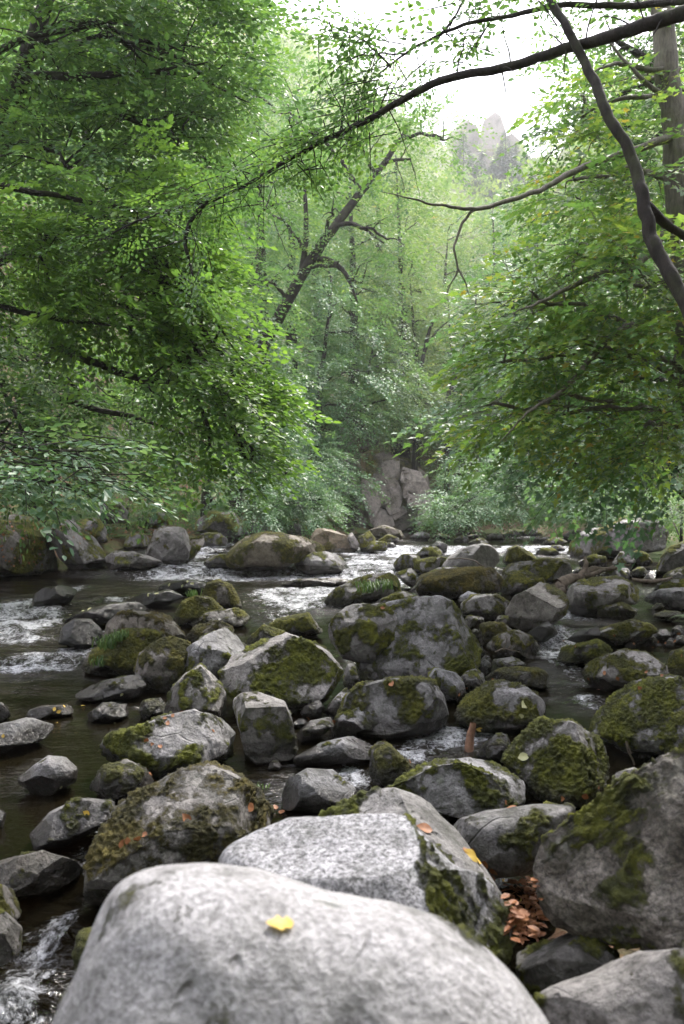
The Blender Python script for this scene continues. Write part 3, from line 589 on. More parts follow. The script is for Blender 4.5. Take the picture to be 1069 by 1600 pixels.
rock('green_back', 'flattened mossy boulder behind the wide low moss covered one', [(647,869),(663,856),(680,854),(694,862),(692,874),(655,875)], m=0.6, t=0.42, h=0.1, mh=0.2)
rock('mid_fall', 'dark mossy boulder beside the central white falls', [(613,881),(629,867),(648,865),(663,872),(650,889),(620,891)], m=0.5, t=0.3, h=0.1, mh=0.3)
rock('island', 'long dark moss and grass covered boulder tapering left in bright rapids', [(502,942),(520,922),(562,904),(602,894),(630,903),(641,914),(638,930),(610,938),(575,944),(535,947)], m=0.52, t=0.38, h=0.25, mh=0.3, e=0.8)
rock('island_pt', 'small pointed boulder right of the long grassy rapids boulder', [(616,896),(643,888),(656,903),(654,920),(635,914)], m=0.4, t=0.35, h=0.2)
rock('island_front', 'low mossy dome showing above the large upright boulder', [(584,944),(607,927),(630,924),(659,934),(666,948),(620,955),(590,952)], m=0.5, t=0.42, h=0.2, mh=0.3)
rock('thin_slab', 'thin flat brown slab lying in sparkling water', [(438,911),(470,905),(520,903),(564,905),(548,913),(500,916),(440,917)], m=0.1, t=0.3, h=0.5, ext=1.4)
rock('tan', 'large tan boulder with sunlit mossy back between two falls', [(352,866),(358,850),(380,835),(405,832),(440,832),(475,839),(507,852),(514,862),(500,870),(455,878),(440,886),(400,890),(370,889),(355,880)], m=0.46, t=0.50, h=0.75, mh=0.5, e=0.65, fac=5, planes=[(0.1,1,-0.4,0.8)])
rock('tan_small', 'small dark flat stone at the left foot of the large tan boulder', [(317,880),(330,866),(350,862),(371,866),(376,879),(360,888),(325,888)], m=0.35, t=0.3)
rock('wet_white', 'wet pale boulder with water sheeting over it beside the central falls', [(458,878),(464,867),(480,863),(508,862),(534,869),(548,888),(530,898),(480,897),(463,888)], m=0.3, t=0.52, h=0.2, mh=0.25, e=0.7)
rock('orange_back', 'rust orange boulder behind the right end of the tan boulder', [(480,843),(495,826),(515,827),(543,835),(557,846),(557,861),(520,864),(490,857)], m=0.3, t=0.45, h=1.0, mh=0.7, e=0.7)
rock('lean_stub', 'narrow pale leaning stone right of the rust orange boulder', [(538,833),(547,827),(562,850),(558,860),(549,856)], m=0.1, t=0.6, h=0.4)
rock('dark_mossy', 'dark upright mossy stone beside the narrow leaning one', [(558,848),(564,833),(578,830),(588,842),(584,860),(565,860)], m=0.6, t=0.25, mh=0.4)
rock('far_tan', 'flat tan boulder lying at the foot of the rock outcrop', [(574,827),(600,820),(630,830),(636,838),(612,842),(588,839)], m=0.3, t=0.6, h=0.7)
rock('far_tan_b', 'small mossy stone in front of the flat tan outcrop boulder', [(588,846),(607,834),(626,842),(618,851),(595,852)], m=0.55, t=0.45, h=0.3, mh=0.4)
rock('far_tan_c', 'low mossy stone in foam just below the outcrop', [(570,856),(585,845),(605,847),(604,860),(574,861)], m=0.6, t=0.4, h=0.2, mh=0.3)
rock('far_splash', 'black wet three cornered stone in the farthest white water', [(666,856),(685,845),(700,851),(698,862),(675,864)], m=0.0, t=0.02, vary=0.25, wet=0.9)
rock('far_grey', 'pale low stone beside the cave of the outcrop', [(638,840),(658,829),(674,836),(670,844),(645,845)], m=0.1, t=0.6, h=0.1)
rock('big_far', 'very large humped mossy boulder at the right bank beyond the rapids', [(888,858),(892,843),(910,830),(945,823),(969,811),(993,806),(1031,813),(1046,831),(1040,856),(976,868),(907,873),(892,868)], m=0.40, t=0.50, h=0.2, mh=0.35, e=0.65, dep=0.8, planes=[(-0.8,0.1,-0.6,0.75)])
rock('bf_a', 'rounded dark boulder just below the very large humped one', [(903,877),(924,865),(947,870),(949,888),(908,889)], m=0.4, t=0.35)
rock('bf_b', 'pale rounded stone right of the dark one below the humped boulder', [(956,879),(969,862),(987,861),(995,881),(963,888)], m=0.3, t=0.5)
rock('bf_c', 'mossy stone partly behind the pale rounded stone on the right', [(981,870),(993,860),(1012,865),(1022,882),(990,888)], m=0.55, t=0.35)
rock('bf_d', 'tall steep mossy boulder at the right edge beyond the driftwood', [(1022,898),(1031,872),(1049,855),(1080,844),(1120,850),(1120,895),(1070,902),(1035,904)], m=0.46, t=0.38, h=0.2, e=0.6)
rock('bf_e', 'mossy boulder cut by the right edge under the tall steep one', [(1026,910),(1045,895),(1075,885),(1110,890),(1110,916),(1050,918)], m=0.6, t=0.35)
rock('bf_f', 'low mossy boulder at the right edge above the wet grey ledge', [(1014,926),(1031,907),(1069,906),(1100,915),(1095,932),(1040,935)], m=0.55, t=0.35)
rock('bf_g', 'wet grey ledge in the side pool at the right edge', [(1002,936),(1030,921),(1075,919),(1110,930),(1095,950),(1040,952)], m=0.1, t=0.38, h=0.05, wet=0.2)
rock('bank_edge_moss', 'flat moss cushion stone in the side pool at the right edge', [(1018,962),(1035,955),(1062,956),(1068,966),(1040,972)], m=0.8, t=0.3, mh=0.1)
# left bank
rock('bank_a', 'huge mossy bank boulder strewn with brown leaves at the left edge', [(-110,870),(-80,820),(-30,806),(11,808),(36,803),(56,814),(81,836),(98,859),(111,889),(56,897),(-20,900),(-100,900)], m=0.50, t=0.50, h=0.4, mh=0.25, e=0.6, dep=0.8, group=G_B, mdir=(0,0.1,1), ext=1.05)
rock('bank_b', 'slanting bank boulder with pale ridge right of the huge mossy one', [(70,826),(88,811),(107,803),(123,822),(152,842),(166,866),(168,886),(112,889),(92,868)], m=0.42, t=0.52, h=0.2, mh=0.3, e=0.6, group=G_B, planes=[(0.8,0.6,-0.5,0.6)])
rock('bank_c', 'low dark slab at the waterline between slanting boulder and grey round one', [(163,870),(180,861),(210,863),(235,870),(256,878),(245,888),(200,889),(168,888)], m=0.22, t=0.38, h=0.3, e=0.6, group=G_B)
rock('bank_d', 'pale grey rounded boulder with a fern at its left foot', [(224,858),(236,832),(256,820),(276,819),(293,831),(300,848),(294,870),(279,884),(250,882),(226,866)], m=0.26, t=0.58, h=0.25, mh=0.6, e=0.72, group=G_B)
rock('bank_e', 'slanted mossy stone leaning against the pale rounded bank boulder', [(297,842),(318,836),(321,846),(303,872),(288,882),(283,878),(293,857)], m=0.5, t=0.5, h=0.5, e=0.65, group=G_B, dep=0.5)
for i, (a, b, w_, h_, D, mm_, lab) in enumerate([
  (140, 828, 30, 18, 24, 0.6, 'mossy stone on the bank above the pale ridged slanting boulder'),
  (175, 800, 26, 16, 26, 0.4, 'grey stone half buried in leaf litter high on the left bank'),
  (215, 846, 22, 14, 25, 0.5, 'small dark mossy stone left of the pale rounded bank boulder'),
  (245, 812, 30, 12, 28, 0.6, 'flat mossy stone on the bank behind the pale rounded boulder'),
  (345, 818, 40, 20, 26, 0.55, 'broad mossy bank stone in shade behind the leaning mossy stone'),
  (390, 820, 30, 14, 29, 0.4, 'dark stone on the bank behind the large tan boulder'),
  (330, 842, 26, 10, 24, 0.45, 'flat stone above the small left fall'),
  (455, 822, 26, 12, 30, 0.5, 'mossy stone on the bank under the drooping light green leaves')]):
    rock('bs%d' % i, lab, [(a - w_, b + h_), (a - w_, b - h_ * .2), (a - w_ * .4, b - h_), (a + w_ * .5, b - h_ * .9), (a + w_, b), (a + w_ * .9, b + h_)], m=mm_, t=0.35, h=0.2, D=D, group=G_B, level=5, wet=0)
# far shore and shallows: small ones; those that nothing tells apart share a label
far_l = [(510,838,14,5),(610,852,12,4),(690,838,16,4),(722,842,14,5),(748,846,16,5),(775,838,18,5),(800,834,16,5),(828,832,20,7),(845,842,16,5),(868,846,20,6),(900,836,22,8),(812,862,12,5),(855,862,20,6),(870,856,14,5),(896,862,12,5),(925,852,12,5),(765,862,14,5),(740,838,12,3)]
for i, (a, b, w_, h_) in enumerate(far_l):
    rock('fs%d' % i, 'small far stone in the shallows below the pale leaning bush', [(a - w_, b + h_), (a - w_ * .9, b), (a - w_ * .3, b - h_), (a + w_ * .4, b - h_ * .9), (a + w_, b + h_ * .3), (a + w_ * .9, b + h_)], m=0.2 + 0.5 * ((i * 7) % 5) / 5, t=0.3 + 0.3 * ((i * 3) % 4) / 4, h=0.2, group='small far stones in the shallows', name='stone', cat='stone', level=5)
near_l = [(660,890,8,5),(702,924,11,7),(742,990,10,7),(975,895,16,8),(1000,893,14,8),(1015,905,12,8),(960,898,24,10),(1030,948,12,6),(905,892,12,5),(925,900,10,5),(1035,990,14,8),(1060,985,12,8),(1015,1000,14,7),(985,1008,12,6),(1062,1000,14,7),(1045,1005,10,6),
 (705,1090,10,8),(725,1100,8,6),(520,1118,8,6),(545,1100,8,7),(470,1130,14,7),(430,1195,12,7),(380,1010,8,6),(760,1030,10,6),(735,1075,8,6),(700,1010,10,7),(750,1018,10,8),(690,928,10,6),(770,925,10,6),(750,915,8,5),(1000,1080,16,7),(900,1180,14,10),(1010,1180,14,10),(230,1150,8,6),(245,1190,9,7),(330,1215,8,6)]
for i, (a, b, w_, h_) in enumerate(near_l):
    rock('ns%d' % i, 'small dark stone filling a gap between the larger boulders', [(a - w_, b + h_), (a - w_ * .9, b), (a - w_ * .3, b - h_), (a + w_ * .4, b - h_ * .9), (a + w_, b + h_ * .3), (a + w_ * .9, b + h_)], m=0.15 + 0.6 * ((i * 7) % 5) / 5, t=0.2 + 0.3 * ((i * 3) % 4) / 4, h=0.2, group='small stones in the gaps', name='stone', cat='stone', level=5)

# ---- rock outcrop: angular blocks broken by joints, one body
def outcrop(name, label, cat, blocks, D, back, mat_kw, grp=None):
    VV = []; FF = []; A = {'moss': [], 'cav': [], 'wet': []}; n0 = 0
    for i, b in enumerate(blocks):
        pts, dd, dep, e, mo = b
        pa_ = np.array(pts, float); pa_ = pa_.mean(0) + (pa_ - pa_.mean(0)) * 1.10; ri = random.Random(i)
        W, F, nrm, c, size, off, cav = rock_verts(pa_, D=D + dd + ri.uniform(-.15, .15), dep=dep, e=e * .55, fac=3, level=6, seed=900 + i, rough=0.45, ext=1.0, sm=1, planes=[(ri.uniform(-.3, .3), ri.uniform(-.1, .35), -1, .5)])
        W = W + c; mn = fbm(W * 0.9 + 5, 4); VV.append(W); FF.append(F + n0); n0 += len(W)
        A['moss'].append(np.clip(mo + 0.4 * nrm[:, 2] + 0.6 * mn, 0, 1)); A['cav'].append(cav); A['wet'].append(0 * mn)
    V = np.concatenate(VV); c = np.array([V[:, 0].mean(), V[:, 1].mean(), V[:, 2].min()])
    o = obj(name, mesh_from(name, V - c, [np.concatenate(FF)], {k: ('POINT', np.concatenate(v)) for k, v in A.items()}), M_ROCK, loc=tuple(c))
    for k, v in mat_kw.items(): o[k] = float(v)
    return tag(o, label, cat, grp)
def cz(pts): return [(400 + a / 2.969, 560 + b / 2.969) for a, b in pts]
blocks = [(cz([(588,470),(662,472),(668,565),(596,562)]),0,0.9,0.35,0.1),(cz([(664,500),(760,528),(792,585),(740,578),(678,575)]),0.1,0.8,0.35,0.1),
 (cz([(686,570),(785,578),(808,610),(792,648),(690,645)]),-0.3,0.8,0.4,0.05),(cz([(615,560),(668,562),(678,650),(662,705),(622,722),(585,640)]),0,0.8,0.35,0.15),
 (cz([(548,540),(602,552),(628,640),(592,700),(562,665)]),-.1,0.9,0.4,0.1),(cz([(495,580),(562,550),(575,680),(545,775),(500,755)]),-.2,0.9,0.4,0.05),
 (cz([(562,685),(628,715),(640,772),(620,790),(550,790)]),-0.1,0.8,0.4,0.1),(cz([(622,722),(682,685),(700,712),(642,750)]),0,0.8,0.5,0.0),
 (cz([(688,642),(785,640),(814,662),(790,685),(720,690)]),-0.3,0.8,0.45,0.0),(cz([(698,676),(745,676),(750,745),(700,755)]),1.0,0.6,0.4,0.0),
 (cz([(430,560),(500,545),(515,620),(510,770),(425,770)]),.3,.9,0.45,0.15),(cz([(520,440),(600,440),(700,470),(790,540),(820,700),(640,800),(520,800)]),3.2,1.0,0.4,0.3),
 (cz([(745,670),(812,665),(800,760),(745,780)]),1.6,0.8,0.5,0.0)]
outcrop('rock_outcrop', 'grey blocky rock outcrop with cracks and dark cave rising from the far shore', 'rock outcrop', blocks, 45, 4, dict(vary=0.9, tone=0.9, hue=0.55, mosshue=0.4, speck=0.1))
outcrop('rock_outcrop', 'dark mossy crag half hidden by leaves above the far left bank', 'rock outcrop',
 [([(455,700),(480,665),(530,660),(560,690),(560,760),(470,790)],0,0.9,0.45,0.35),([(420,735),(450,720),(480,750),(480,810),(420,810)],-1,0.9,0.45,0.4),([(500,640),(560,620),(590,690),(540,720)],1.5,0.9,0.45,0.3)], 42, 3, dict(vary=1, tone=0.2, hue=0.5, mosshue=0.4, speck=0.1))
# ------------------------------------------------------------------ foliage kit
LEAF = {  # template: verts, faces
 'ovate': (np.array([(0,0,0),(.28,.26,.05),(.68,.24,.04),(1,0,-.04),(.68,-.24,.04),(.28,-.26,.05)]), np.array([(0,3,2,1),(0,5,4,3)])),
 'rhomb': (np.array([(0,0,0),(.45,.33,.07),(1,0,0),(.45,-.33,.07)]), np.array([(0,2,1),(0,3,2)])),
 'maple': (np.array([(0,0,0),(-.06,.30,.02),(.20,.22,.03),(.34,.56,.05),(.48,.22,.02),(1,0,-.08),(.48,-.22,.02),(.34,-.56,.05),(.20,-.22,.03),(-.06,-.30,.02)]), np.array([(0,5,4,3,2,1),(0,9,8,7,6,5)])),
}
def frames(d, n):
    """orthonormal frames (columns d, s, n)"""
    d = d / np.linalg.norm(d, axis=1)[:, None]; s = np.cross(n, d); s /= np.linalg.norm(s, axis=1)[:, None] + 1e-9
    return np.stack([d, s, np.cross(d, s)], 2)
def make_spray(seed, leaf='ovate', L=1.0, ntw=11, size=0.07, step=0.055, droop=0.22, flat=0.35, wide=0.5):
    r = np.random.default_rng(seed); pos = []; dr = []; sz = []
    def axis(t): return np.array([t * L, 0.05 * L * math.sin(t * 3 + seed), -droop * L * t * t])
    tw = []
    for k in range(ntw):
        t = 0.12 + 0.88 * k / (ntw - 1); s = 1 if k % 2 else -1; a = math.radians(r.uniform(38, 62)) * s * (1 - 0.5 * t)
        ln = L * wide * (1 - 0.62 * t) * r.uniform(0.7, 1.15)
        if k == ntw - 1: a = 0
        b = axis(t); d = np.array([math.cos(a), math.sin(a), r.normal(0, 0.08) - 0.1]); tw.append((b, b + d * ln))
        m = max(2, int(ln / step))
        for j in range(m):
            q = (j + 0.6) / m; sd_ = 1 if j % 2 else -1; ang = a + sd_ * math.radians(r.uniform(25, 65)) * (0 if j == m - 1 else 1)
            pos.append(b + d * ln * q + np.array([0, 0, -0.06 * ln * q * q]) + r.normal(0, 0.012, 3) * L)
            dr.append((math.cos(ang), math.sin(ang), r.normal(-0.12, 0.22))); sz.append(size * r.uniform(0.65, 1.2))
    pos = np.array(pos); dr = np.array(dr); sz = np.array(sz); n = len(pos)
    nn = np.stack([r.normal(0, flat, n), r.normal(0, flat, n), np.ones(n)], 1)
    F = frames(dr, nn); tv, tf = LEAF[leaf]
    V = np.einsum('nij,kj->nki', F, tv) * sz[:, None, None] + pos[:, None, :]
    faces = (tf[None] + (np.arange(n) * len(tv))[:, None, None]).reshape(-1, tf.shape[1])
    rv = np.repeat(r.uniform(0, 1, n), len(tf))
    return V.reshape(-1, 3), faces, rv, axis, tw
def spray_set(seed, nvar=6, **kw): return [make_spray(seed + i, **kw) for i in range(nvar)]
def place_sprays(sprays, pos, dirs, ups, scl, shade=None, seed=1):
    """returns verts, faces, face value for all instances"""
    r = np.random.default_rng(seed); which = r.integers(0, len(sprays), len(pos)); F = frames(dirs, ups)
    VV = []; FF = []; AA = []; n0 = 0
    base = r.uniform(-0.22, 0.22, len(pos)) + (0 if shade is None else shade)
    for k, sp in enumerate(sprays):
        idx = np.where(which == k)[0]
        if not len(idx): continue
        v, f, rv = sp[:3]
        W = np.einsum('nij,kj->nki', F[idx], v) * scl[idx][:, None, None] + pos[idx][:, None, :]
        VV.append(W.reshape(-1, 3)); FF.append((f[None] + (n0 + np.arange(len(idx)) * len(v))[:, None, None]).reshape(-1, f.shape[1])); n0 += len(idx) * len(v)
        AA.append((rv[None] * 0.5 + 0.25 + base[idx][:, None]).ravel())
    return np.concatenate(VV), np.concatenate(FF), np.clip(np.concatenate(AA), 0, 1)
def smooth_path(pts, rad, n=8):
    pts = np.array(pts, float); rad = np.array(rad, float); P0 = np.vstack([2 * pts[0] - pts[1], pts, 2 * pts[-1] - pts[-2]]); o = []; rr = []
    for i in range(len(pts) - 1):
        a, b, c, d = P0[i:i + 4]
        for t in np.linspace(0, 1, n, endpoint=False):
            o.append(0.5 * ((2 * b) + (-a + c) * t + (2 * a - 5 * b + 4 * c - d) * t * t + (-a + 3 * b - 3 * c + d) * t ** 3)); rr.append(rad[i] * (1 - t) + rad[i + 1] * t)
    o.append(pts[-1]); rr.append(rad[-1]); return np.array(o), np.array(rr)
class Wood:
    def __init__(s): s.v = []; s.f = []; s.n = 0
    def tube(s, pts, rad, sides=8, n=8, wob=0.0, seed=0):
        p, r = smooth_path(pts, rad, n) if n > 1 else (np.array(pts, float), np.array(rad, float))
        if wob: p = p + np.stack([noise(p * 9 + seed + 3), noise(p * 9 + 71 + seed), noise(p * 9 + 97 + seed)], 1) * min(wob, .04) * .7 + np.stack([noise(p * 2.2 + seed), noise(p * 2.2 + 31 + seed), noise(p * 2.2 + 57 + seed)], 1) * wob
        tan = np.gradient(p, axis=0); tan /= np.linalg.norm(tan, axis=1)[:, None] + 1e-9
        ref = np.array([0.31, 0.2, 1.0]) if abs(tan[:, 2]).mean() < 0.85 else np.array([1.0, 0.3, 0.1])
        a = np.cross(tan, ref); a /= np.linalg.norm(a, axis=1)[:, None]; b = np.cross(tan, a)
        th = np.arange(sides) * 2 * math.pi / sides
        ring = p[:, None, :] + r[:, None, None] * (np.cos(th)[None, :, None] * a[:, None, :] + np.sin(th)[None, :, None] * b[:, None, :])
        if sides > 5:
            k = 1 + 0.12 * noise(ring.reshape(-1, 3) * (3.0 / max(0.03, r.max()) * 0.3)).reshape(ring.shape[:2]); ring = p[:, None, :] + (ring - p[:, None, :]) * k[:, :, None]
        m = len(p); i = s.n + np.arange(m * sides).reshape(m, sides); j = np.roll(i, -1, axis=1)
        s.v.append(ring.reshape(-1, 3)); s.f.append(np.stack([i[:-1], j[:-1], j[1:], i[1:]], -1).reshape(-1, 4)); s.n += m * sides
        return p
    def build(s, name, mat, parent, org):
        return obj(name, mesh_from(name, np.concatenate(s.v) - org, [np.concatenate(s.f)]), mat, parent)

SP_ALDER = spray_set(10, 6, leaf='ovate', L=1.0, size=0.125, step=0.085, ntw=11)
SP_BEECH = spray_set(30, 6, leaf='ovate', L=1.0, size=0.135, step=0.085, ntw=11, droop=0.3)
SP_MAPLE = spray_set(50, 6, leaf='maple', L=1.0, size=0.14, step=0.105, ntw=9, flat=0.28, droop=0.3)
SP_BIG = spray_set(70, 5, leaf='ovate', L=1.0, size=0.13, step=0.10, ntw=9, flat=0.4)
SP_MID = spray_set(90, 6, leaf='rhomb', L=1.0, size=0.13, step=0.085, ntw=9, droop=0.35)
SP_FAR = spray_set(110, 5, leaf='rhomb', L=1.0, size=0.28, step=0.19, ntw=7, flat=0.5, droop=0.25)

def px_lobe(px, py, D, rx, ry, dz, df=1.0): return P(px, py, D), np.array([rx / FPX * D, dz, ry / FPX * D]), df
def tree(name, label, cat, trunk, trad, lobes, sprays, mat, bark=None, group=None, dens=9.0, scl=1.0, seed=1, branches=(), limb_r=0.05, yaw_from=None, twigs=True, attach=None, pitch=-0.12, out_bias=0.55, dirv=None):
    """trunk: world points; lobes: (centre, radii[, density factor]); sprays fill lobes; limbs reach each lobe"""
    r = np.random.default_rng(seed); trunk = np.array(trunk, float); org = trunk[0].copy()
    root = empty(name, org); tag(root, label, cat, group); bark = bark or M_BARK
    w = Wood(); tp = w.tube(trunk, trad, 12, 8, 0.03, seed); w.build('trunk', bark, root, org)
    P_, D_, U_, S_ = [], [], [], []
    lw = Wood(); any_l = False
    for li, lb in enumerate(lobes):
        c, rad = lb[0], lb[1]; df = lb[2] if len(lb) > 2 else 1.0
        area = 4 * math.pi * ((rad[0] * rad[2]) ** 1.6 + (rad[0] * rad[1]) ** 1.6 + (rad[1] * rad[2]) ** 1.6) ** (1 / 1.6) / 3 ** (1 / 1.6)
        n = max(8, int(1.25 * area * dens * df / (scl * scl)))
        d = r.normal(size=(n, 3)); d /= np.linalg.norm(d, axis=1)[:, None]
        q = c + d * rad * (r.uniform(0.12, 1, n) ** 0.45)[:, None]
        # gather into soft shelves so that the crown has layers and gaps
        keep = noise(q * np.array([0.8, 0.8, 2.6]) / max(0.7, scl) + seed) > -0.02 - 0.3 * r.uniform(size=n)
        q = q[keep]; d = d[keep]; n = len(q)
        outw = d * np.array([1, 1, 0.35]) + np.array([0, 0, pitch]) + r.normal(0, 0.28, (n, 3)) * np.array([1, 1, 0.5])
        if dirv is not None: outw = outw * (1 - out_bias) + np.array(dirv) * out_bias
        P_.append(q); D_.append(outw); U_.append(np.stack([r.normal(0, 0.25, n), r.normal(0, 0.25, n), np.ones(n)], 1)); S_.append(scl * r.uniform(0.65, 1.25, n))
        # limb from the trunk to the lobe
        if attach is None: k = int(np.argmin(np.linalg.norm(tp - (c - np.array([0, 0, 0.35 * np.linalg.norm(tp - c, axis=1).min()])), axis=1)))
        else: k = int(attach * (len(tp) - 1))
        a = tp[k]; mid = (a + c) / 2 + np.array([0, 0, 0.1 * np.linalg.norm(c - a)])
        lp = lw.tube([a, mid, c, c + (c - mid) * 0.2 * r.uniform(0.5, 1)], [limb_r, limb_r * 0.75, limb_r * 0.5, limb_r * 0.15], 6, 6, 0.12, seed + li); any_l = True
        for s in range(min(9, max(3, n // 12))):
            e = q[r.integers(0, n)]; st = lp[r.integers(len(lp) // 3, len(lp) - 2)]
            lw.tube([st, (st + e) / 2 + np.array([0, 0, 0.08]), e], [limb_r * 0.38, limb_r * 0.25, limb_r * 0.1], 5, 5, 0.06, seed + s)
    for bp, br in branches:
        lw.tube(bp, br, 8, 8, 0.02, seed); any_l = True
    pos = np.concatenate(P_); dirs = np.concatenate(D_); ups = np.concatenate(U_); sc = np.concatenate(S_)
    if twigs:
        for i in range(0, len(pos), 1 if len(pos) < 500 else 2):
            dd = dirs[i] / np.linalg.norm(dirs[i]); L = sc[i]
            lw.tube([pos[i] - dd * 0.25 * L, pos[i] + dd * 0.3 * L, pos[i] + dd * 0.95 * L + np.array([0, 0, -0.2 * L])], [0.008 * scl, 0.006 * scl, 0.002], 3, 1)
    if any_l: lw.build('branches', bark, root, org)
    V, F, A = place_sprays(sprays, pos, dirs, ups, sc, seed=seed)
    obj('crown', mesh_from('crown', V - org, [F], {'v': ('FACE', A)}, smooth=False), mat, root)
    return root
def along(paths, n, spread, seed, scl=0.6, droop=-0.1):
    """spray positions along branch paths"""
    r = np.random.default_rng(seed); P_, D_ = [], []
    for p in paths:
        p, _ = smooth_path(p, [1] * len(p), 10); t = np.gradient(p, axis=0)
        i = r.integers(int(len(p) * 0.15), len(p), n); s = np.where(r.uniform(size=n) < 0.5, -1, 1)
        tt = t[i] / np.linalg.norm(t[i], axis=1)[:, None]; side = np.cross(tt, [0, 0, 1]); side /= np.linalg.norm(side, axis=1)[:, None] + 1e-6
        d = tt * 0.6 + side * s[:, None] * 0.8 + r.normal(0, 0.25, (n, 3)) + np.array([0, 0, droop])
        P_.append(p[i] + r.normal(0, spread, (n, 3))); D_.append(d)
    P_ = np.concatenate(P_); D_ = np.concatenate(D_); n = len(P_)
    return P_, D_, np.stack([r.normal(0, .3, n), r.normal(0, .3, n), np.ones(n)], 1), scl * r.uniform(0.6, 1.2, n)
def PP(lst, D=None): return [P(a[0], a[1], a[2] if len(a) > 2 else D) for a in lst]
def gp(px, D, sink=0.2):
    X = (px - 534.5) / FPX * D; return np.array([X, D, ground_at(X, D) - sink])
exec_order = None
# ------------------------------------------------------------------ near trees, left bank
G_T = 'trees on the left bank'; G_R = 'trees on the right bank'
b1 = [(PP([(30,215),(110,225),(190,232),(290,234),(390,250)], 10.5), [.05,.045,.035,.022,.008]), (PP([(60,120),(150,120),(240,110),(330,95)], 10.5), [.045,.035,.022,.008]), (PP([(-40,100),(40,60),(120,45),(190,30)], 10), [.05,.04,.03,.01])]
b1[0] = (PP([(38,118),(110,118),(190,115),(290,117),(390,160)], 10.5), b1[0][1])
tree('alder_tree', 'tall alder at the left edge with dense fine leaves filling the upper left corner', 'tree',
     [gp(-480, 12.2), P(-300,560,12), P(-70,330,11.6), P(5,200,11.3), P(40,95,11), P(75,0,11), P(110,-140,11)], [.26,.22,.17,.14,.12,.10,.04],
     [px_lobe(60,70,10.5,150,110,1.4), px_lobe(230,60,11,150,95,1.6), px_lobe(315,110,11.5,70,95,1.2), px_lobe(160,-60,11,220,90,1.8), px_lobe(260,215,11,90,75,1.1), px_lobe(110,250,10.5,150,75,1.3), px_lobe(330,20,12,70,80,1.0,0.8)],
     SP_ALDER, M_LEAF_ALDER, dens=6.0, scl=0.75, seed=3, branches=b1)
b2 = [(PP([(-30,285,9),(60,300,9.2),(140,315,9.5),(230,335,9.8),(300,380,10)]), [.04,.035,.028,.018,.006]),
      (PP([(-30,470,9.5),(60,492,9.6),(130,505,9.8),(200,510,10)]), [.045,.036,.024,.008]),
      (PP([(80,538,10.5),(150,568,10.2),(220,592,10),(300,602,9.8),(390,606,9.6)]), [.06,.052,.042,.026,.008]),
      (PP([(220,592,10),(270,640,9.8),(310,670,9.7),(340,690,9.5)]), [.035,.022,.012,.004])]
tree('hornbeam_tree', 'bright green hornbeam sweeping down over the left side of the river', 'tree',
     [gp(-420, 13), P(-330,560,12.5), P(-200,470,12), P(-60,430,11.4), P(60,380,11), P(160,330,10.6)], [.22,.18,.14,.10,.06,.02],
     [px_lobe(255,340,9.8,85,85,1.0), px_lobe(160,370,10,150,90,1.3), px_lobe(255,440,9.8,90,80,1.0), px_lobe(320,520,9.6,60,60,.9), px_lobe(200,500,10,130,70,1.2),
      px_lobe(300,590,9.5,100,60,.9), px_lobe(385,620,9.3,50,45,.8), px_lobe(375,680,9.3,42,60,.7), px_lobe(320,660,9.5,70,50,.7), px_lobe(380,705,9.6,32,30,.5,0.9), px_lobe(50,400,10,120,90,1.2)],
     SP_BEECH, M_LEAF_HORN, dens=5.2, scl=0.66, seed=5, branches=b2, dirv=(0.8,-0.15,-0.2), out_bias=0.45)
tree('elm_tree', 'shaded dark blue green tree low behind the sweeping hornbeam', 'tree',
     [gp(-165, 17), P(-100,650,15.5), P(-40,500,14), P(-20,380,14)], [.24,.18,.14,.06],
     [px_lobe(40,560,13,130,90,1.6), px_lobe(150,640,13.5,140,70,1.6), px_lobe(40,690,12.5,120,70,1.3), px_lobe(260,700,15,110,55,1.5), px_lobe(-60,420,13,120,120,2)],
     SP_ALDER, M_LEAF_BEECH, dens=6, scl=0.8, seed=8,
     branches=[(PP([(95,622,12),(150,640,12),(200,650,11.8),(260,668,11.6),(350,705,11.4)]), [.05,.045,.036,.024,.006])])
tree('beech_tree', 'pale speckled beech with hanging sprays standing far back on the left bank', 'tree',
     [gp(40, 24.5), P(75,600,24), P(95,500,23.5), P(120,380,23), P(140,150,22)], [.26,.22,.19,.16,.08],
     [px_lobe(150,600,20,150,90,2.2), px_lobe(280,650,19,110,80,2), px_lobe(230,450,22,180,120,3), px_lobe(100,330,22,190,140,3), px_lobe(250,720,19.5,80,45,1.4), px_lobe(310,560,21,110,100,2), px_lobe(160,180,22,200,120,3)],
     SP_MID, M_LEAF_BEECH, dens=2.6, scl=1.1, seed=11, limb_r=.09, twigs=False)
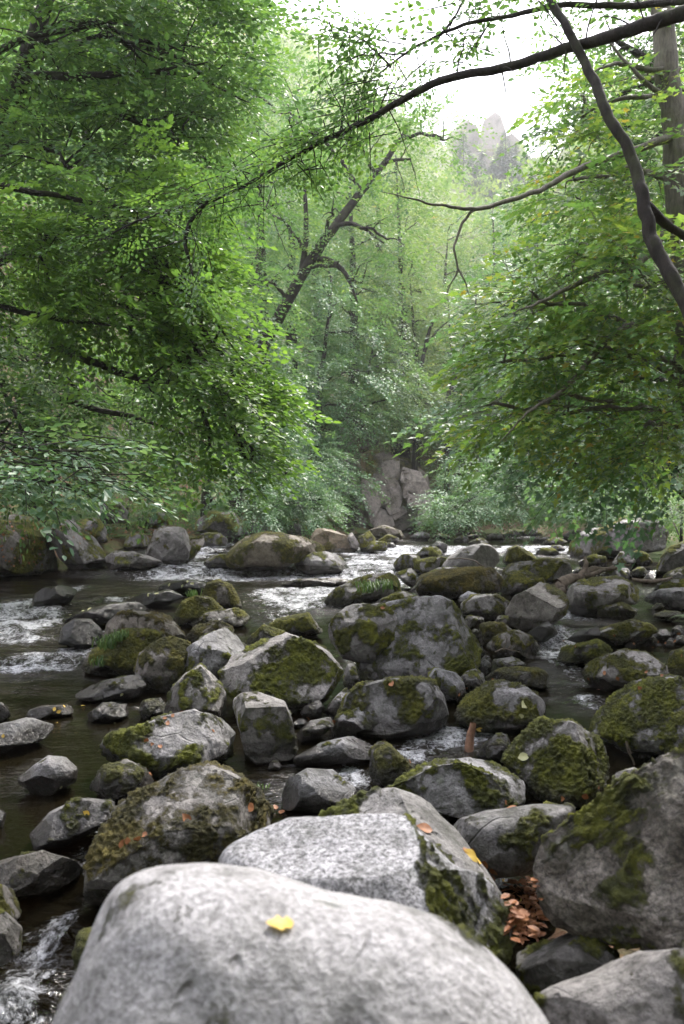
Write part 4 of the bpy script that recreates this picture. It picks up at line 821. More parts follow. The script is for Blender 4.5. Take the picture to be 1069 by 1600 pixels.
# pale leafed shrub in the lower left corner of the leaves
pa = [PP([(-120,700,6.0),(-40,715,5.6),(40,722,5.4),(110,728,5.3),(170,735,5.2)]), PP([(-120,760,5.8),(-30,745,5.5),(60,752,5.3),(130,758,5.2)]), PP([(-100,690,6),(0,690,5.6),(80,705,5.4),(180,703,5.3)])]
def shrub(name, label, cat, base, paths, sprays, mat, n, spread, scl, seed, group=None, rad=.014, bark=None, droop=-0.1):
    root = empty(name, base); tag(root, label, cat, group); w = Wood()
    for k, p in enumerate(paths): w.tube([base] + list(p), [rad * 1.6] + list(np.linspace(rad, rad * 0.25, len(p))), 6, 6, 0.02, seed + k)
    pos, dr, up, sc = along(paths, n, spread, seed, scl, droop)
    for i in range(len(pos)):
        dd = dr[i] / np.linalg.norm(dr[i]); w.tube([pos[i] - dd * .15 * sc[i], pos[i] + dd * .5 * sc[i], pos[i] + dd * .95 * sc[i] - np.array([0, 0, .2 * sc[i]])], [.005, .004, .002], 3, 1)
    w.build('stems', bark or M_BARK, root, base)
    V, F, A = place_sprays(sprays, pos, dr, up, sc, seed=seed)
    obj('foliage', mesh_from('foliage', V - base, [F], {'v': ('FACE', A)}, smooth=False), mat, root); return root
shrub('hazel_shrub', 'big leaved pale green branches reaching in low at the left edge', 'shrub', np.array([-9.7, 9.0, 0.4]), pa, SP_BIG, M_LEAF_PALE, 22, 0.07, 0.52, 21)

# ------------------------------------------------------------------ centre trees
lean = PP([(385,620,29),(410,545,29),(450,470,28.5),(490,400,28),(545,325,28),(600,255,28.5),(650,180,29)])
tree('leaning_tree', 'dark trunked tree leaning far to the right over the river in the middle', 'tree',
     [gp(360, 29.5)] + lean, [.27,.25,.23,.21,.18,.15,.11,.05],
     [px_lobe(560,230,28,110,70,2.6,.8), px_lobe(450,180,29,90,70,3,.8), px_lobe(520,330,26.5,60,40,1.4,.7), px_lobe(640,250,28,80,60,2.2,.6), px_lobe(600,370,27,60,45,1.6,.7), px_lobe(560,440,27,50,50,1.5,.7), px_lobe(420,330,29,70,90,2.2,.7), px_lobe(420,440,28,55,60,1.6,.9), px_lobe(690,215,28,50,40,1.6,.5)],
     SP_MID, M_LEAF_BEECH, dens=2.3, scl=1.0, seed=14, limb_r=.08, twigs=False,
     branches=[(PP([(488,405,28),(515,408,27.6),(540,428,27.2),(558,472,27)]), [.13,.11,.08,.03]), (PP([(470,440,28.2),(478,370,28),(476,280,28)]), [.13,.10,.06]), (PP([(525,350,28),(560,352,27.6),(600,380,27.3)]), [.10,.07,.03])])
cl = [  # px, D, top row, width px, label, leaf mat, density
 (400,33,70,150,'tall fine leaved tree right behind the upper left alder crown', 0),(455,40,110,130,'tree with feathery crown left of the leaning trunk top', 1),
 (545,44,170,140,'rounded crown beyond the tip of the leaning trunk', 0),(620,50,210,130,'light green crown left of the sky gap', 2),
 (400,30,380,110,'layered dark tree at the foot of the leaning trunk', 1),(520,38,400,150,'broad feathery tree under the leaning trunk', 1),
 (590,42,480,110,'green tree hanging over the left part of the outcrop', 0),(640,50,390,110,'sunlit yellowish green tree above the outcrop', 2),
 (650,47,590,80,'small light crowned tree growing on top of the outcrop', 2),(700,56,440,100,'tree with thin dark trunk right of the outcrop', 1),
 (745,60,420,110,'hazy tree behind the thin dark trunks', 2),(800,52,400,130,'blue green tree beyond the right maple branches', 1),
 (700,72,330,120,'pale tree low on the hazy slope', 2),(770,80,300,120,'hazy blue green tree below the distant crag', 1),
 (840,62,330,120,'hazy tree right of the distant crag slope', 0),(585,62,165,130,'tall back row tree with top edge against the sky', 2),
 (490,58,115,120,'tall back row tree left of the sky opening', 0),(395,50,10,110,'tallest back row tree left of the sky, touching the top edge', 1),
 (500,36,560,120,'dark green tree leaning over the far left pool', 1),(440,33,600,90,'layered tree above the drooping bright leaves', 1),
 (720,49,600,90,'layered green tree between outcrop and pale bush', 1),(780,50,560,100,'feathery tree above the pale leaning bush', 0),
 (900,48,520,130,'deep green tree behind the lower maple branches', 1),(960,40,480,150,'dense tree behind the right maple', 1),(1050,36,420,150,'dense dark tree at the right edge behind the maple', 0),
 (860,50,600,110,'low dense tree behind the pale bush', 1),(680,64,500,80,'slim autumn tinted tree deep in the valley', 2),(630,58,330,110,'bright hazy crown beside the valley gap', 2)]
LM = [M_LEAF_VAL, M_LEAF_PALE, M_LEAF_FAR]
for i, (px, D, top, w_, lab, mi) in enumerate(cl):
    r = np.random.default_rng(300 + i); b = gp(px + r.uniform(-10, 10), D, 0.3); X = P(px, 0, D)[0]; zt = CAMZ + (800 - top) / FPX * D; H = zt - b[2]; wr = w_ / 2 / FPX * D * 1.15
    if D < 47: b[0] = max(b[0], np.interp(D, *RX) + .5) if px > 680 else min(b[0], np.interp(D, *LX) - .5); b[2] = ground_at(b[0], D) - .3; H = zt - b[2]
    zt = b[2] + H; lob = []
    z0 = b[2] + H * 0.16 if not (540 < px < 720 and D < 52) else CAMZ + (800 - 668) / FPX * D; nl = max(5, int(H / wr * 2.2))
    for k in range(nl):
        f = (k + 0.5) / nl; zz = z0 + (zt - z0) * f; rr = wr * (0.75 + 0.35 * math.sin(f * 2.6)) * (1 - 0.45 * f * f); a = r.uniform(0, 6.28); o_ = rr * 0.42
        lob.append((np.array([X + math.cos(a) * o_, D + math.sin(a) * o_, zz]), np.array([rr * 0.75, rr * 0.75, max(0.7, (zt - z0) / nl * 0.75)])))
    top_ = np.array([X, D, zt - 0.1 * H]); mid = (b + top_) / 2 + np.array([r.uniform(-.6, .6), 0, 0])
    sc = 1.0 + (D - 30) * 0.018
    tree('valley_tree', lab, 'tree', [b, (b + mid) / 2 + r.normal(0, .15, 3) * [1, 1, 0], mid, top_], [H * .018 + .05, H * .015 + .04, H * .011 + .03, .03], lob, SP_MID, LM[mi], bark=M_BARK, group='trees in the valley', dens=2.9 if D < 55 else 2.1, scl=sc, seed=400 + i, limb_r=.06, twigs=False, pitch=-0.3)
# unseen tree copies added behind and beside the viewer to block sky light
src = [o for o in COL.objects if o.name.startswith('valley_tree')]
for i, (x_, y_, s_) in enumerate([(-7, -5, 1.2), (-11, 1, 1.1), (-3.5, -9, 1.4), (3, -8, 1.4), (8, -5, 1.2), (9, 2, .9), (0, -14, 1.5), (-5, -3.5, 1.0), (5.5, -4, 1.1), (-9, -9, 1.4), (9, -10, 1.4), (-12, -4, 1.3), (12, -3, 1.2), (6, -12, 1.5), (-6, -13, 1.5), (-13, 6, 1.1), (11, 6, .9)]):
    so = src[(i * 3 + 4) % len(src)]; c = so.copy(); COL.objects.link(c); c.location = (x_, y_, ground_at(x_, y_) - .3); c.scale = (s_, s_, s_)
    c['label'] = 'unseen tree added behind the viewpoint to block sky light'; c['group'] = 'added trees blocking sky light behind the viewpoint'
    for ch in so.children: d = ch.copy(); COL.objects.link(d); d.parent = c
# bare dark trunks seen between the crowns
for lab, pts, r0 in [('thin dark trunk leaning right above the outcrop', [(650,640),(656,590),(664,545),(676,500)], .17), ('thin dark forked trunk deep in the valley', [(700,640),(706,605),(718,570),(728,520)], .16), ('short leaning dark trunk above the pale bush', [(735,700),(750,680),(765,640),(790,600)], .15)]:
    w = Wood(); p = PP(pts, 47.5); base = gp(pts[0][0] - 4, 47.5); w.tube([base] + p, [r0 * 1.1] + [r0 * (1 - .15 * k) for k in range(4)], 8, 6, .05)
    w.tube([p[2], (p[2] + p[3]) / 2 + np.array([.5, 0, .2]), p[3] + np.array([1.4, 0, .3])], [r0 * .5, r0 * .35, .02], 6)
    o = w.build('tree_trunk', M_BARK, None, base); o.location = tuple(base); tag(o, lab, 'tree trunk')

# ------------------------------------------------------------------ right bank
tr_m = [gp(1190, 9.2), P(1090,640,9), P(1075,450,9), P(1062,300,9), P(1048,150,9), P(1036,40,9), P(1010,-80,9)]
brR = [(PP([(1064,208,9),(1000,232,8.7),(940,250,8.4),(890,272,8.1),(850,292,7.9),(800,312,7.7),(742,326,7.5),(690,322,7.4),(640,310,7.3),(600,302,7.2)]), [.050,.042,.036,.031,.027,.023,.019,.013,.008,.003]),
       (PP([(742,326,7.5),(722,352,7.45),(712,385,7.4),(714,420,7.4),(702,445,7.4),(700,460,7.4)]), [.015,.013,.011,.009,.006,.003]), (PP([(714,415,7.4),(724,436,7.4),(734,462,7.4)]), [.011,.007,.003]),
       (PP([(1060,110,9),(1000,105,8.8),(960,100,8.6),(930,110,8.5)]), [.04,.03,.02,.008]), (PP([(1058,330,9),(1000,410,8.6),(930,430,8.2),(850,470,8),(800,490,7.8)]), [.05,.04,.03,.018,.006]),
       (PP([(1070,470,9),(1010,500,8.7),(960,520,8.4),(890,600,8),(830,640,7.8),(780,690,7.6)]), [.05,.042,.034,.026,.016,.005]), (PP([(1058,150,9),(1010,130,8.7),(950,60,8.6)]), [.035,.025,.01])]
tree('maple_tree', 'maple at the right edge with grey mossy trunk and layered yellow green leaves', 'tree', tr_m, [.20,.17,.155,.145,.135,.12,.08],
     [px_lobe(1000,270,9.2,80,90,1.0,.8), px_lobe(900,400,8.8,90,60,.9,.9), px_lobe(980,440,8.6,100,70,1,1), px_lobe(850,470,8.4,90,50,.8,.9), px_lobe(950,560,8.8,110,60,1,.9), px_lobe(810,560,8.6,80,50,.8,.7),
      px_lobe(880,640,8.8,110,45,.9,.8), px_lobe(1010,660,8.6,90,60,1,.8), px_lobe(780,640,8.6,60,45,.7,.6), px_lobe(1060,560,8.2,70,80,.8,.7), px_lobe(980,700,9.5,90,28,.8,.6), px_lobe(1010,120,9.5,80,70,.9,.35), px_lobe(920,180,9.6,70,70,.8,.35), px_lobe(905,280,9.4,60,60,.8,.6)],
     SP_MAPLE, M_LEAF_MAPLE, bark=M_BARK2, dens=5.6, scl=0.62, seed=31, branches=brR, dirv=(-0.7,-0.4,-0.15), out_bias=0.4, limb_r=.035)
tree('lime_tree', 'dark leaved tree crown against the sky gap in the upper right', 'tree',
     [gp(1230, 14), P(1200,500,14), P(1130,250,13.5), P(1040,120,13), P(960,60,13)], [.24,.2,.15,.1,.03],
     [px_lobe(960,90,13,90,80,1.4,.5), px_lobe(900,210,13,80,70,1.3,.55), px_lobe(990,250,13,80,80,1.4,.8), px_lobe(1040,40,13,80,90,1.4,.7), px_lobe(920,330,13,80,60,1.3,.8), px_lobe(1050,180,13,60,90,1.4,.7)],
     SP_ALDER, M_LEAF_ALDER, dens=4.5, scl=0.85, seed=33)
tree('sycamore_tree', 'blue green sycamore with flat leaf tiers behind the right maple', 'tree',
     [gp(1150, 17), P(1120,640,17), P(1060,480,16.5), P(980,400,16)], [.26,.2,.15,.06],
     [px_lobe(860,550,15,110,55,1.6), px_lobe(980,540,15,120,70,1.8), px_lobe(800,650,15.5,100,50,1.4), px_lobe(930,650,14.5,130,60,1.6), px_lobe(1040,640,14,100,80,1.6), px_lobe(1040,725,13,80,40,1.2), px_lobe(900,730,15.5,120,40,1.4), px_lobe(820,480,16,80,50,1.4,.8), px_lobe(1080,430,15,80,90,1.6)],
     SP_MAPLE, M_LEAF_PALE, dens=3.4, scl=1.0, seed=35, limb_r=.06, dirv=(-0.7,-0.4,-0.2), out_bias=0.35,
     branches=[(PP([(1069,600,13.5),(1000,590,13.2),(940,610,13),(860,690,12.8)]), [.05,.04,.03,.008])])
# pale bush leaning over the far water
tree('leaning_bush', 'pale silvery leaved bush leaning over the far right water', 'bush',
     [gp(960, 36), P(900,770,33), P(820,760,31)], [.16,.12,.05],
     [px_lobe(720,790,30,55,26,1.6,1.2), px_lobe(790,770,31,70,40,1.8,1.2), px_lobe(870,775,32,80,38,2,1.2), px_lobe(760,740,33,70,34,1.8), px_lobe(850,725,34,80,40,2), px_lobe(690,808,30,30,14,1,1.2), px_lobe(960,785,30,80,30,2,1.1)],
     SP_MID, M_LEAF_PALE, dens=4.5, scl=0.72, seed=37, twigs=False, limb_r=.03)
tree('alder_bush', 'small blue green bush drooping to the water on the far left shore', 'bush',
     [gp(430, 30), P(440,760,29.5), P(460,720,29)], [.14,.1,.04],
     [px_lobe(470,790,28,60,30,1.6,1.2), px_lobe(480,775,31,50,40,1.6), px_lobe(430,740,29,60,40,1.6), px_lobe(390,780,26,50,40,1.4), px_lobe(480,720,32,60,40,1.6)],
     SP_MID, M_LEAF_PALE, dens=4.2, scl=0.72, seed=39, twigs=False, limb_r=.03)

for i, (lb, lab) in enumerate([([px_lobe(60,800,25,60,22,1.5), px_lobe(130,790,26,50,24,1.5)], 'low dark shrub above the huge mossy left bank boulder'), ([px_lobe(200,795,28,50,20,1.5), px_lobe(300,800,31,60,20,1.5)], 'low shrub on the bank behind the pale rounded boulder'), ([px_lobe(370,805,31,50,18,1.4)], 'small shrub behind the large tan boulder'), ([px_lobe(1065,800,21,50,26,1.4), px_lobe(1030,785,24,60,24,1.4)], 'low shrub on the right bank behind the very large humped boulder')]):
    c0 = lb[0][0]; b0 = np.array([c0[0], c0[1], ground_at(c0[0], c0[1]) - .1])
    tree('bank_shrub', lab, 'shrub', [b0, (b0 + c0) / 2, c0], [.06, .05, .02], lb, SP_MID, M_LEAF_BEECH, dens=5, scl=.6, seed=800 + i, twigs=False, limb_r=.02, group='low shrubs on the banks')
# dark leaning stem in the upper right and the long overhanging limb: both belong to trees rooted out of frame
def bare_tree(name, label, trunk, trad, limbs, nspr, seed, scl=.4, sprays=None, mat=None, spread=.1, extra=()):
    org = np.array(trunk[0]); root = empty(name, org); tag(root, label, 'tree'); w = Wood(); w.tube(trunk, trad, 14, 10, .02, seed); w.build('trunk', M_BARK, root, org)
    for lp, lr in limbs:
        w = Wood(); w.tube(lp, lr, 10, 10, .010, seed + 5); w.build('branch', M_BARK, root, org)
    P_, D_, U_, S_ = [], [], [], []
    tw = Wood()
    for paths, n in nspr:
        a, b, c, d = along(paths, n, spread, seed + n, scl); P_.append(a); D_.append(b); U_.append(c); S_.append(d)
    a = np.concatenate(P_); b = np.concatenate(D_); c = np.concatenate(U_); d = np.concatenate(S_)
    for i in range(len(a)):
        dd = b[i] / np.linalg.norm(b[i]); tw.tube([a[i] - dd * .2 * d[i], a[i] + dd * .4 * d[i], a[i] + dd * .95 * d[i] - np.array([0, 0, .2 * d[i]])], [.006, .004, .002], 3, 1)
    for e in extra: tw.tube(e[0], e[1], 6, 6, .02, seed)
    tw.build('twigs', M_BARK, root, org)
    V, F, A = place_sprays(sprays or SP_ALDER, a, b, c, d, seed=seed)
    obj('crown', mesh_from('crown', V - org, [F], {'v': ('FACE', A)}, smooth=False), mat or M_LEAF_ALDER, root)
    return root
limb = PP([(1180,10,4.2),(1069,24,4.4),(985,48,4.6),(900,72,4.9),(800,101,5.2),(700,124,5.5),(645,148,5.7),(592,178,5.9),(520,213,6.2),(455,249,6.5),(390,285,6.8),(325,318,7.1)])
lim2 = PP([(328,312,7.1),(302,340,7.1),(290,375,7.1),(294,405,7.1),(302,432,7.1)]); lim3 = PP([(330,312,7.1),(270,328,7.3),(200,352,7.5),(150,380,7.7)])
thin = PP([(1190,-20,4.2),(1090,-4,4.6),(1000,8,5.0),(880,8,5.2),(800,25,5.4),(740,36,5.6),(690,52,5.8),(640,80,6.0),(600,110,6.2),(555,148,6.4)])
tw1 = PP([(690,52,5.8),(712,22,5.8),(730,-10,5.8)]); tw2 = PP([(640,82,6.0),(590,82,6.0),(540,92,6.1)]); tw3 = PP([(610,100,6.1),(560,60,6.2),(500,40,6.3)]); tw4 = PP([(592,182,5.9),(600,150,5.9),(612,122,5.9)]); tw5 = PP([(290,375,7.1),(250,385,7.2),(210,392,7.3)])
rs = np.random.default_rng(12); lpt, _ = smooth_path(limb, [1] * len(limb), 6); stubs = [(lpt[rs.integers(8, len(lpt))], np.array([rs.uniform(-.35, .1), rs.uniform(-.2, .2), rs.choice([-1, 1]) * rs.uniform(.08, .35)])) for _ in range(34)]
bare_tree('overhanging_tree', 'tree out of frame sending one long dark limb across the whole river', [np.array([3.2,3.6,-.1]), P(1260,420,3.9), P(1230,180,4.0), P(1190,20,4.2), P(1180,-250,4.4)], [.17,.14,.12,.10,.05],
  [(limb, [.046,.041,.037,.033,.029,.026,.025,.023,.020,.018,.015,.011]), (lim2, [.022,.021,.019,.014,.007]), (lim3, [.020,.015,.010,.004]), (thin, [.028,.025,.021,.018,.015,.013,.011,.009,.006,.003])],
  [([limb[6:]], 44), ([thin[4:]], 24), ([tw1], 10), ([tw2, tw3], 10), ([limb[4:9]], 6), ([lim2, lim3], 13), ([limb[8:]], 24)], 51, scl=.42, extra=[([q0, q0 + d0 * .5 + np.array([0, 0, .03]), q0 + d0], [.006, .004, .0015]) for q0, d0 in stubs] + [(tw1, [.012,.008,.003]), (tw2, [.008,.006,.003]), (tw3, [.009,.006,.003]), (tw4, [.01,.006,.003]), (tw5, [.008,.006,.002])])
stem = [np.array([2.9,3.2,.1]), P(1230,700,3.7), P(1120,560,4.0), P(1069,468,4.15), P(1028,388,4.3), P(1009,315,4.4), P(988,245,4.5), P(955,185,4.6), P(918,108,4.8), P(886,45,4.9), P(858,-10,5.0), P(815,-90,5.2)]
bare_tree('slender_tree', 'slim dark mossy tree leaning diagonally across the upper right', stem, [.070,.052,.044,.040,.037,.035,.032,.030,.028,.025,.022,.015],
  [(PP([(1008,320,4.4),(1040,350,4.5),(1085,380,4.6)]), [.03,.025,.02])], [([stem[8:]], 8)], 53, scl=.35)

# ------------------------------------------------------------------ far slopes: forest as one mass, the crag and its conifers
SP_MIDF = spray_set(130, 5, leaf='rhomb', L=1.0, size=0.16, step=0.11, ntw=8, flat=0.5, droop=0.3)
def mass(name, label, n, seed, ymin, ymax, sprays, mat, hmin, hmax, mcl=14):
    r = np.random.default_rng(seed); P_, D_, S_ = [], [], []
    k = 0
    while k < n:
        y = r.uniform(ymin, ymax); x = r.uniform(-0.62, 0.62) * y
        
        if max(np.interp(y, *LX) - x, x - np.interp(y, *RX)) < 2 and y < 55: continue
        g = ground_at(x, y); h = r.uniform(hmin, hmax)
        if 690 < 534.5 + x / y * FPX < 850 and y < 262 and 800 - (g + h - CAMZ) / y * FPX < 262: continue
        h = h * 1.0; m = mcl
        d = r.normal(size=(m, 3)); d /= np.linalg.norm(d, axis=1)[:, None]; d[:, 2] = np.abs(d[:, 2]) * 1.2 - 0.3
        P_.append(np.array([x, y, g + h * .5]) + d * np.array([h * .3, h * .3, h * .45])); D_.append(d * [1, 1, .5]); S_.append(np.full(m, h * .22) * r.uniform(.7, 1.2, m)); k += 1
    a = np.concatenate(P_); b = np.concatenate(D_); s = np.concatenate(S_); u = np.stack([r.normal(0, .3, len(a)), r.normal(0, .3, len(a)), np.ones(len(a))], 1)
    V, F, A = place_sprays(sprays, a, b, u, s, seed=seed)
    return tag(obj(name, mesh_from(name, V, [F], {'v': ('FACE', A)}, smooth=False), mat), label, 'forest', kind='stuff')
mass('forest', 'hazy mixed forest covering the far slope under the crag', 900, 61, 85, 330, SP_FAR, M_LEAF_FAR, 9, 16)
mass('hillside_forest', 'green woodland on the slopes behind both banks', 520, 63, 50, 95, SP_MIDF, M_LEAF_BEECH, 6, 10)
# crag
def pk(l, D): return [(a, b) for a, b in l]
outcrop('distant_crag', 'pale hazy rock pinnacle rising above the far wooded slope', 'crag',
  [([(690,255),(765,235),(850,255),(850,330),(690,330)],2,.7,.5,0.3),([(745,215),(752,196),(764,184),(772,176),(782,184),(788,205),(800,260),(740,260)],0,.5,.5,0),([(700,215),(725,188),(745,200),(755,250),(700,260)],8,.5,.5,0.2),([(780,262),(786,222),(800,210),(815,225),(832,262)],6,.5,.5,0.1),([(755,330),(770,255),(800,262),(815,300),(805,335)],-30,.5,.5,0.1)],
  300, 10, dict(tone=0.75, hue=0.5, mosshue=0.5, speck=0.0))
def conifer(label, px, D, top, hpx, seed):
    r = np.random.default_rng(seed); X = P(px, 0, D)[0]; zt = CAMZ + (800 - top) / FPX * D; H = hpx / FPX * D * 1.3; b = np.array([X, D, zt - H])
    root = empty('fir_tree', b); tag(root, label, 'fir tree', 'dark firs around the distant crag'); w = Wood(); w.tube([b - [0, 0, 3], b + [0, 0, H]], [H * .02, .05], 6, 2); w.build('trunk', M_BARK, root, b)
    n = 170; t = r.uniform(0, 1, n) ** .8; a = r.uniform(0, 6.28, n); d = np.stack([np.cos(a), np.sin(a), np.full(n, -.35)], 1); R = (1 - t) * H * .26
    pos = b + np.stack([np.cos(a) * R * .25, np.sin(a) * R * .25, H * (.08 + .9 * t)], 1)
    V, F, A = place_sprays(SP_FAR, pos, d, np.tile([0, 0, 1.0], (n, 1)), np.maximum(1.1, R * 1.5), seed=seed)
    obj('crown', mesh_from('crown', V - b, [F], {'v': ('FACE', A)}, smooth=False), M_LEAF_CON, root)
for i, (a, c, t_, h_, lab) in enumerate([(790,240,200,60,'dark fir directly right of the pinnacle tip'),(752,238,232,60,'dark fir below and left of the pinnacle'),(768,232,258,50,'dark fir under the middle of the pinnacle'),(806,242,222,60,'dark fir on the right shoulder of the crag'),(824,238,240,50,'lower fir at the right end of the crag'),(724,244,205,70,'fir on the left shoulder of the crag'),(812,225,272,40,'dark fir low on the slope right of the crag')]):
    conifer(lab, a, c, t_, h_, 70 + i)

# ------------------------------------------------------------------ small things
bpy.context.view_layer.update()
_bv = []
for o in ROCK_OBJS:
    me = o.data; v = [o.location + q.co for q in me.vertices]; _bv.append((o, v, [tuple(p.vertices) for p in me.polygons]))
VV = []; FF = []
for o, v, f in _bv: n0 = len(VV); VV += v; FF += [tuple(i + n0 for i in g) for g in f]
BV = BVHTree.FromPolygons(VV, FF)
CAMV = Vector((0, 0, CAMZ))
def hit(px, py, rocks_only=False):
    d = Vector(P(px, py, 1.0)) - CAMV; d.normalize(); h = BV.ray_cast(CAMV, d)
    D = 5.0
    for k in range(30): D = .5 * D + .5 * (CAMZ - float(water_z(P(px, py, D)[0], D))) * FPX / max(4, py - 800)
    wp = Vector(P(px, py, D)); 
    if h[0] is not None and (h[0] - CAMV).length < (wp - CAMV).length: return h[0], h[1]
    return wp, Vector((0, 0, 1))
def leaf_obj(px, py, size, mat, label, seed, kind='ovate', group=None, pts=None):
    r = np.random.default_rng(seed); p, n = hit(px, py)
    if n.dot(CAMV - p) < 0: n = -n
    n = (n + Vector(r.normal(0, .12, 3))).normalized()
    tv, tf = LEAF[kind]; tv = tv.copy(); m = []
    # finer curled blade: outline strip around a midrib
    K = 7; t = np.linspace(0, 1, K); wd = .34 * np.sin(np.pi * t ** .8) + .012 if kind == 'ovate' else np.array([.05,.34,.22,.42,.24,.16,.02])
    cu = r.uniform(-.25, .35); mid = np.stack([t, 0 * t, cu * (t - .5) ** 2], 1); lf = mid + np.stack([0 * t, wd, .25 * wd], 1); rt = mid + np.stack([0 * t, -wd, .25 * wd * r.uniform(.2, 1.2)], 1)
    V = np.concatenate([mid, lf, rt]) ; i = np.arange(K - 1)
    F = np.concatenate([np.stack([i, i + 1, i + 1 + K, i + K], 1), np.stack([i + 2 * K, i + 1 + 2 * K, i + 1, i], 1)])
    a = r.uniform(0, 6.28); x = n.orthogonal().normalized(); x = (Matrix.Rotation(a, 3, n) @ x); yv = n.cross(x); R = np.array([x[:], yv[:], n[:]]).T
    V = (V - [0.5, 0, 0]) * size
    o = obj('fallen_leaf', mesh_from('fallen_leaf', V @ R.T, [F]), mat, loc=tuple(p + n * size * .07)); return tag(o, label, 'leaf', group)
leaf_obj(436, 1447, .046, M_YELLOW, 'bright yellow leaf lying on the nearest huge pale boulder', 1, 'maple')
leaf_obj(291, 1279, .05, M_ORANGE, 'orange leaf on the brown mossed boulder in the left foreground', 2)
leaf_obj(390, 1262, .05, M_ORANGE, 'small tan leaf near the right end of the brown mossed boulder', 3)
leaf_obj(819, 1183, .065, M_CREAM, 'pale oval leaf on the thickly mossed big boulder', 4)
leaf_obj(818, 1102, .085, M_CREAM, 'long pale leaf on the domed boulder with yellow moss cap', 5)
leaf_obj(815, 1118, .05, M_CREAM, 'small pale leaf just below the long pale leaf', 6)
leaf_obj(749, 1139, .05, M_YELLOW, 'yellow leaf at the waterline below the domed boulder', 7)
leaf_obj(662, 1296, .06, M_ORANGE, 'brown curled leaf beside the white speckled boulder crest', 8)
leaf_obj(786, 1392, .05, M_YELLOW, 'cream leaf in the cleft, topmost of the litter', 9)
leaf_obj(612, 1068, .06, M_ORANGE, 'rust leaf on top of the long rounded grey green boulder', 10)
leaf_obj(995, 825, .16, M_ORANGE, 'brown leaf on top of the very large humped boulder', 11)
Lr = random.Random(9)
sets = [('fallen leaves on the wide leaf strewn boulder', 'dry orange leaf on the pale top of the wide boulder', [(258,1122),(283,1112),(262,1130),(238,1163),(250,1166),(333,1142),(228,1158),(270,1118)], M_ORANGE, .05),
 ('fallen leaves in the cleft', 'dry leaf in the cleft between speckled boulder and brown giant', [(740,1332),(746,1345),(757,1352),(772,1362),(790,1378),(800,1392),(812,1400),(808,1410),(822,1422),(830,1440),(818,1452),(828,1460),(806,1432),(800,1380),(815,1385),(838,1450),(735,1338),(728,1330),(768,1370)], None, .07),
 ('leaves stranded on the left slabs', 'yellow leaf stranded on a dark slab in the left shallows', [(85,1108),(100,1104),(92,1112),(130,1103),(5,1150),(88,1130),(135,1270)], M_YELLOW, .05),
 ('leaves on the black rapids rocks', 'cream leaf stuck on a black wet rock in the rapids', [(130,955),(140,952),(110,961),(265,914),(285,916),(297,920),(293,909),(300,912),(245,928),(232,930)], M_CREAM, .09),
 ('leaves on the right shore boulders', 'orange leaf scattered on the right shore boulders', [(880,1002),(960,993),(1000,1000),(945,1052),(965,1060),(935,1078),(1010,1050),(1040,1005),(990,1006),(1028,1003),(1035,1056),(1000,1075),(920,1060),(1065,1025),(900,1010),(1055,1002),(880,1248),(915,1243),(935,1230),(1060,990),(1020,1012)], M_ORANGE, .06),
 ('leaves on the mid stream stones', 'small rust leaf caught among the mid stream stones', [(482,1122),(524,1128),(598,950),(730,1075),(717,1085),(790,1255),(800,1262),(770,1062),(640,1190),(655,1180),(600,1158),(430,1262),(440,1270),(200,1315),(215,1312),(190,1318),(225,1305),(235,1210),(240,1216),(230,1200)], M_ORANGE, .055),
 ('leaves floating on the dark pool', 'tiny pale leaf floating on the dark water', [(60,1010),(150,905),(210,898),(190,1085),(120,1145),(95,1230),(180,1130),(330,890),(110,890),(250,897)], M_CREAM, .05),
 ('leaves on the huge left bank boulder', 'brown leaf lying on the huge mossy bank boulder', [(a, b) for a, b in [(Lr.uniform(-5, 95), Lr.uniform(815, 885)) for _ in range(60)]] + [(Lr.uniform(85, 150), Lr.uniform(815, 850)) for _ in range(14)], M_ORANGE, .085)]
ls = 100
for g, lab, pts, mt, sz in sets:
    for (a, b) in pts:
        ls += 1; sz_ = sz * .72; mm = mt or (M_ORANGE, M_ORANGE, M_YELLOW)[ls % 3]
        leaf_obj(a, b, sz_ * Lr.uniform(.7, 1.2), mm, lab, ls, group=g)
# dry litter in the cleft and along the banks: stuff
def litter(name, label, pts, sz, mat):
    r = np.random.default_rng(len(pts)); n = len(pts); pos = np.array(pts); nn = np.stack([r.normal(0, .35, n), r.normal(0, .35, n), np.ones(n)], 1); a = r.uniform(0, 6.28, n)
    F = frames(np.stack([np.cos(a), np.sin(a), r.normal(0, .2, n)], 1), nn); tv, tf = LEAF['ovate']
    V = np.einsum('nij,kj->nki', F, tv) * (sz * r.uniform(.6, 1.3, n))[:, None, None] + pos[:, None, :]
    f = (tf[None] + (np.arange(n) * 6)[:, None, None]).reshape(-1, 4)
    return tag(obj(name, mesh_from(name, V.reshape(-1, 3), [f], smooth=False), mat), label, 'leaf litter', kind='stuff')
lp = []
for k in range(240):
    a, b = Lr.uniform(796, 846), Lr.uniform(1385, 1476); p, n = hit(a, b)
    if n.z > -2: lp.append((p.x, p.y, p.z + .012 + Lr.uniform(0, .02)))
litter('leaf_litter', 'drift of rusty brown leaves filling the dark cleft', lp, 0.036, M_ORANGE)
r = np.random.default_rng(77); lp = []
while len(lp) < 6000:
    y = r.uniform(14, 42); x = float(np.interp(y, *LX)) - r.uniform(.4, 9); lp.append((x, y, ground_at(x, y) + .04))
litter('leaf_litter', 'brown dry leaf carpet on the left bank slope', lp, .12, M_ORANGE)
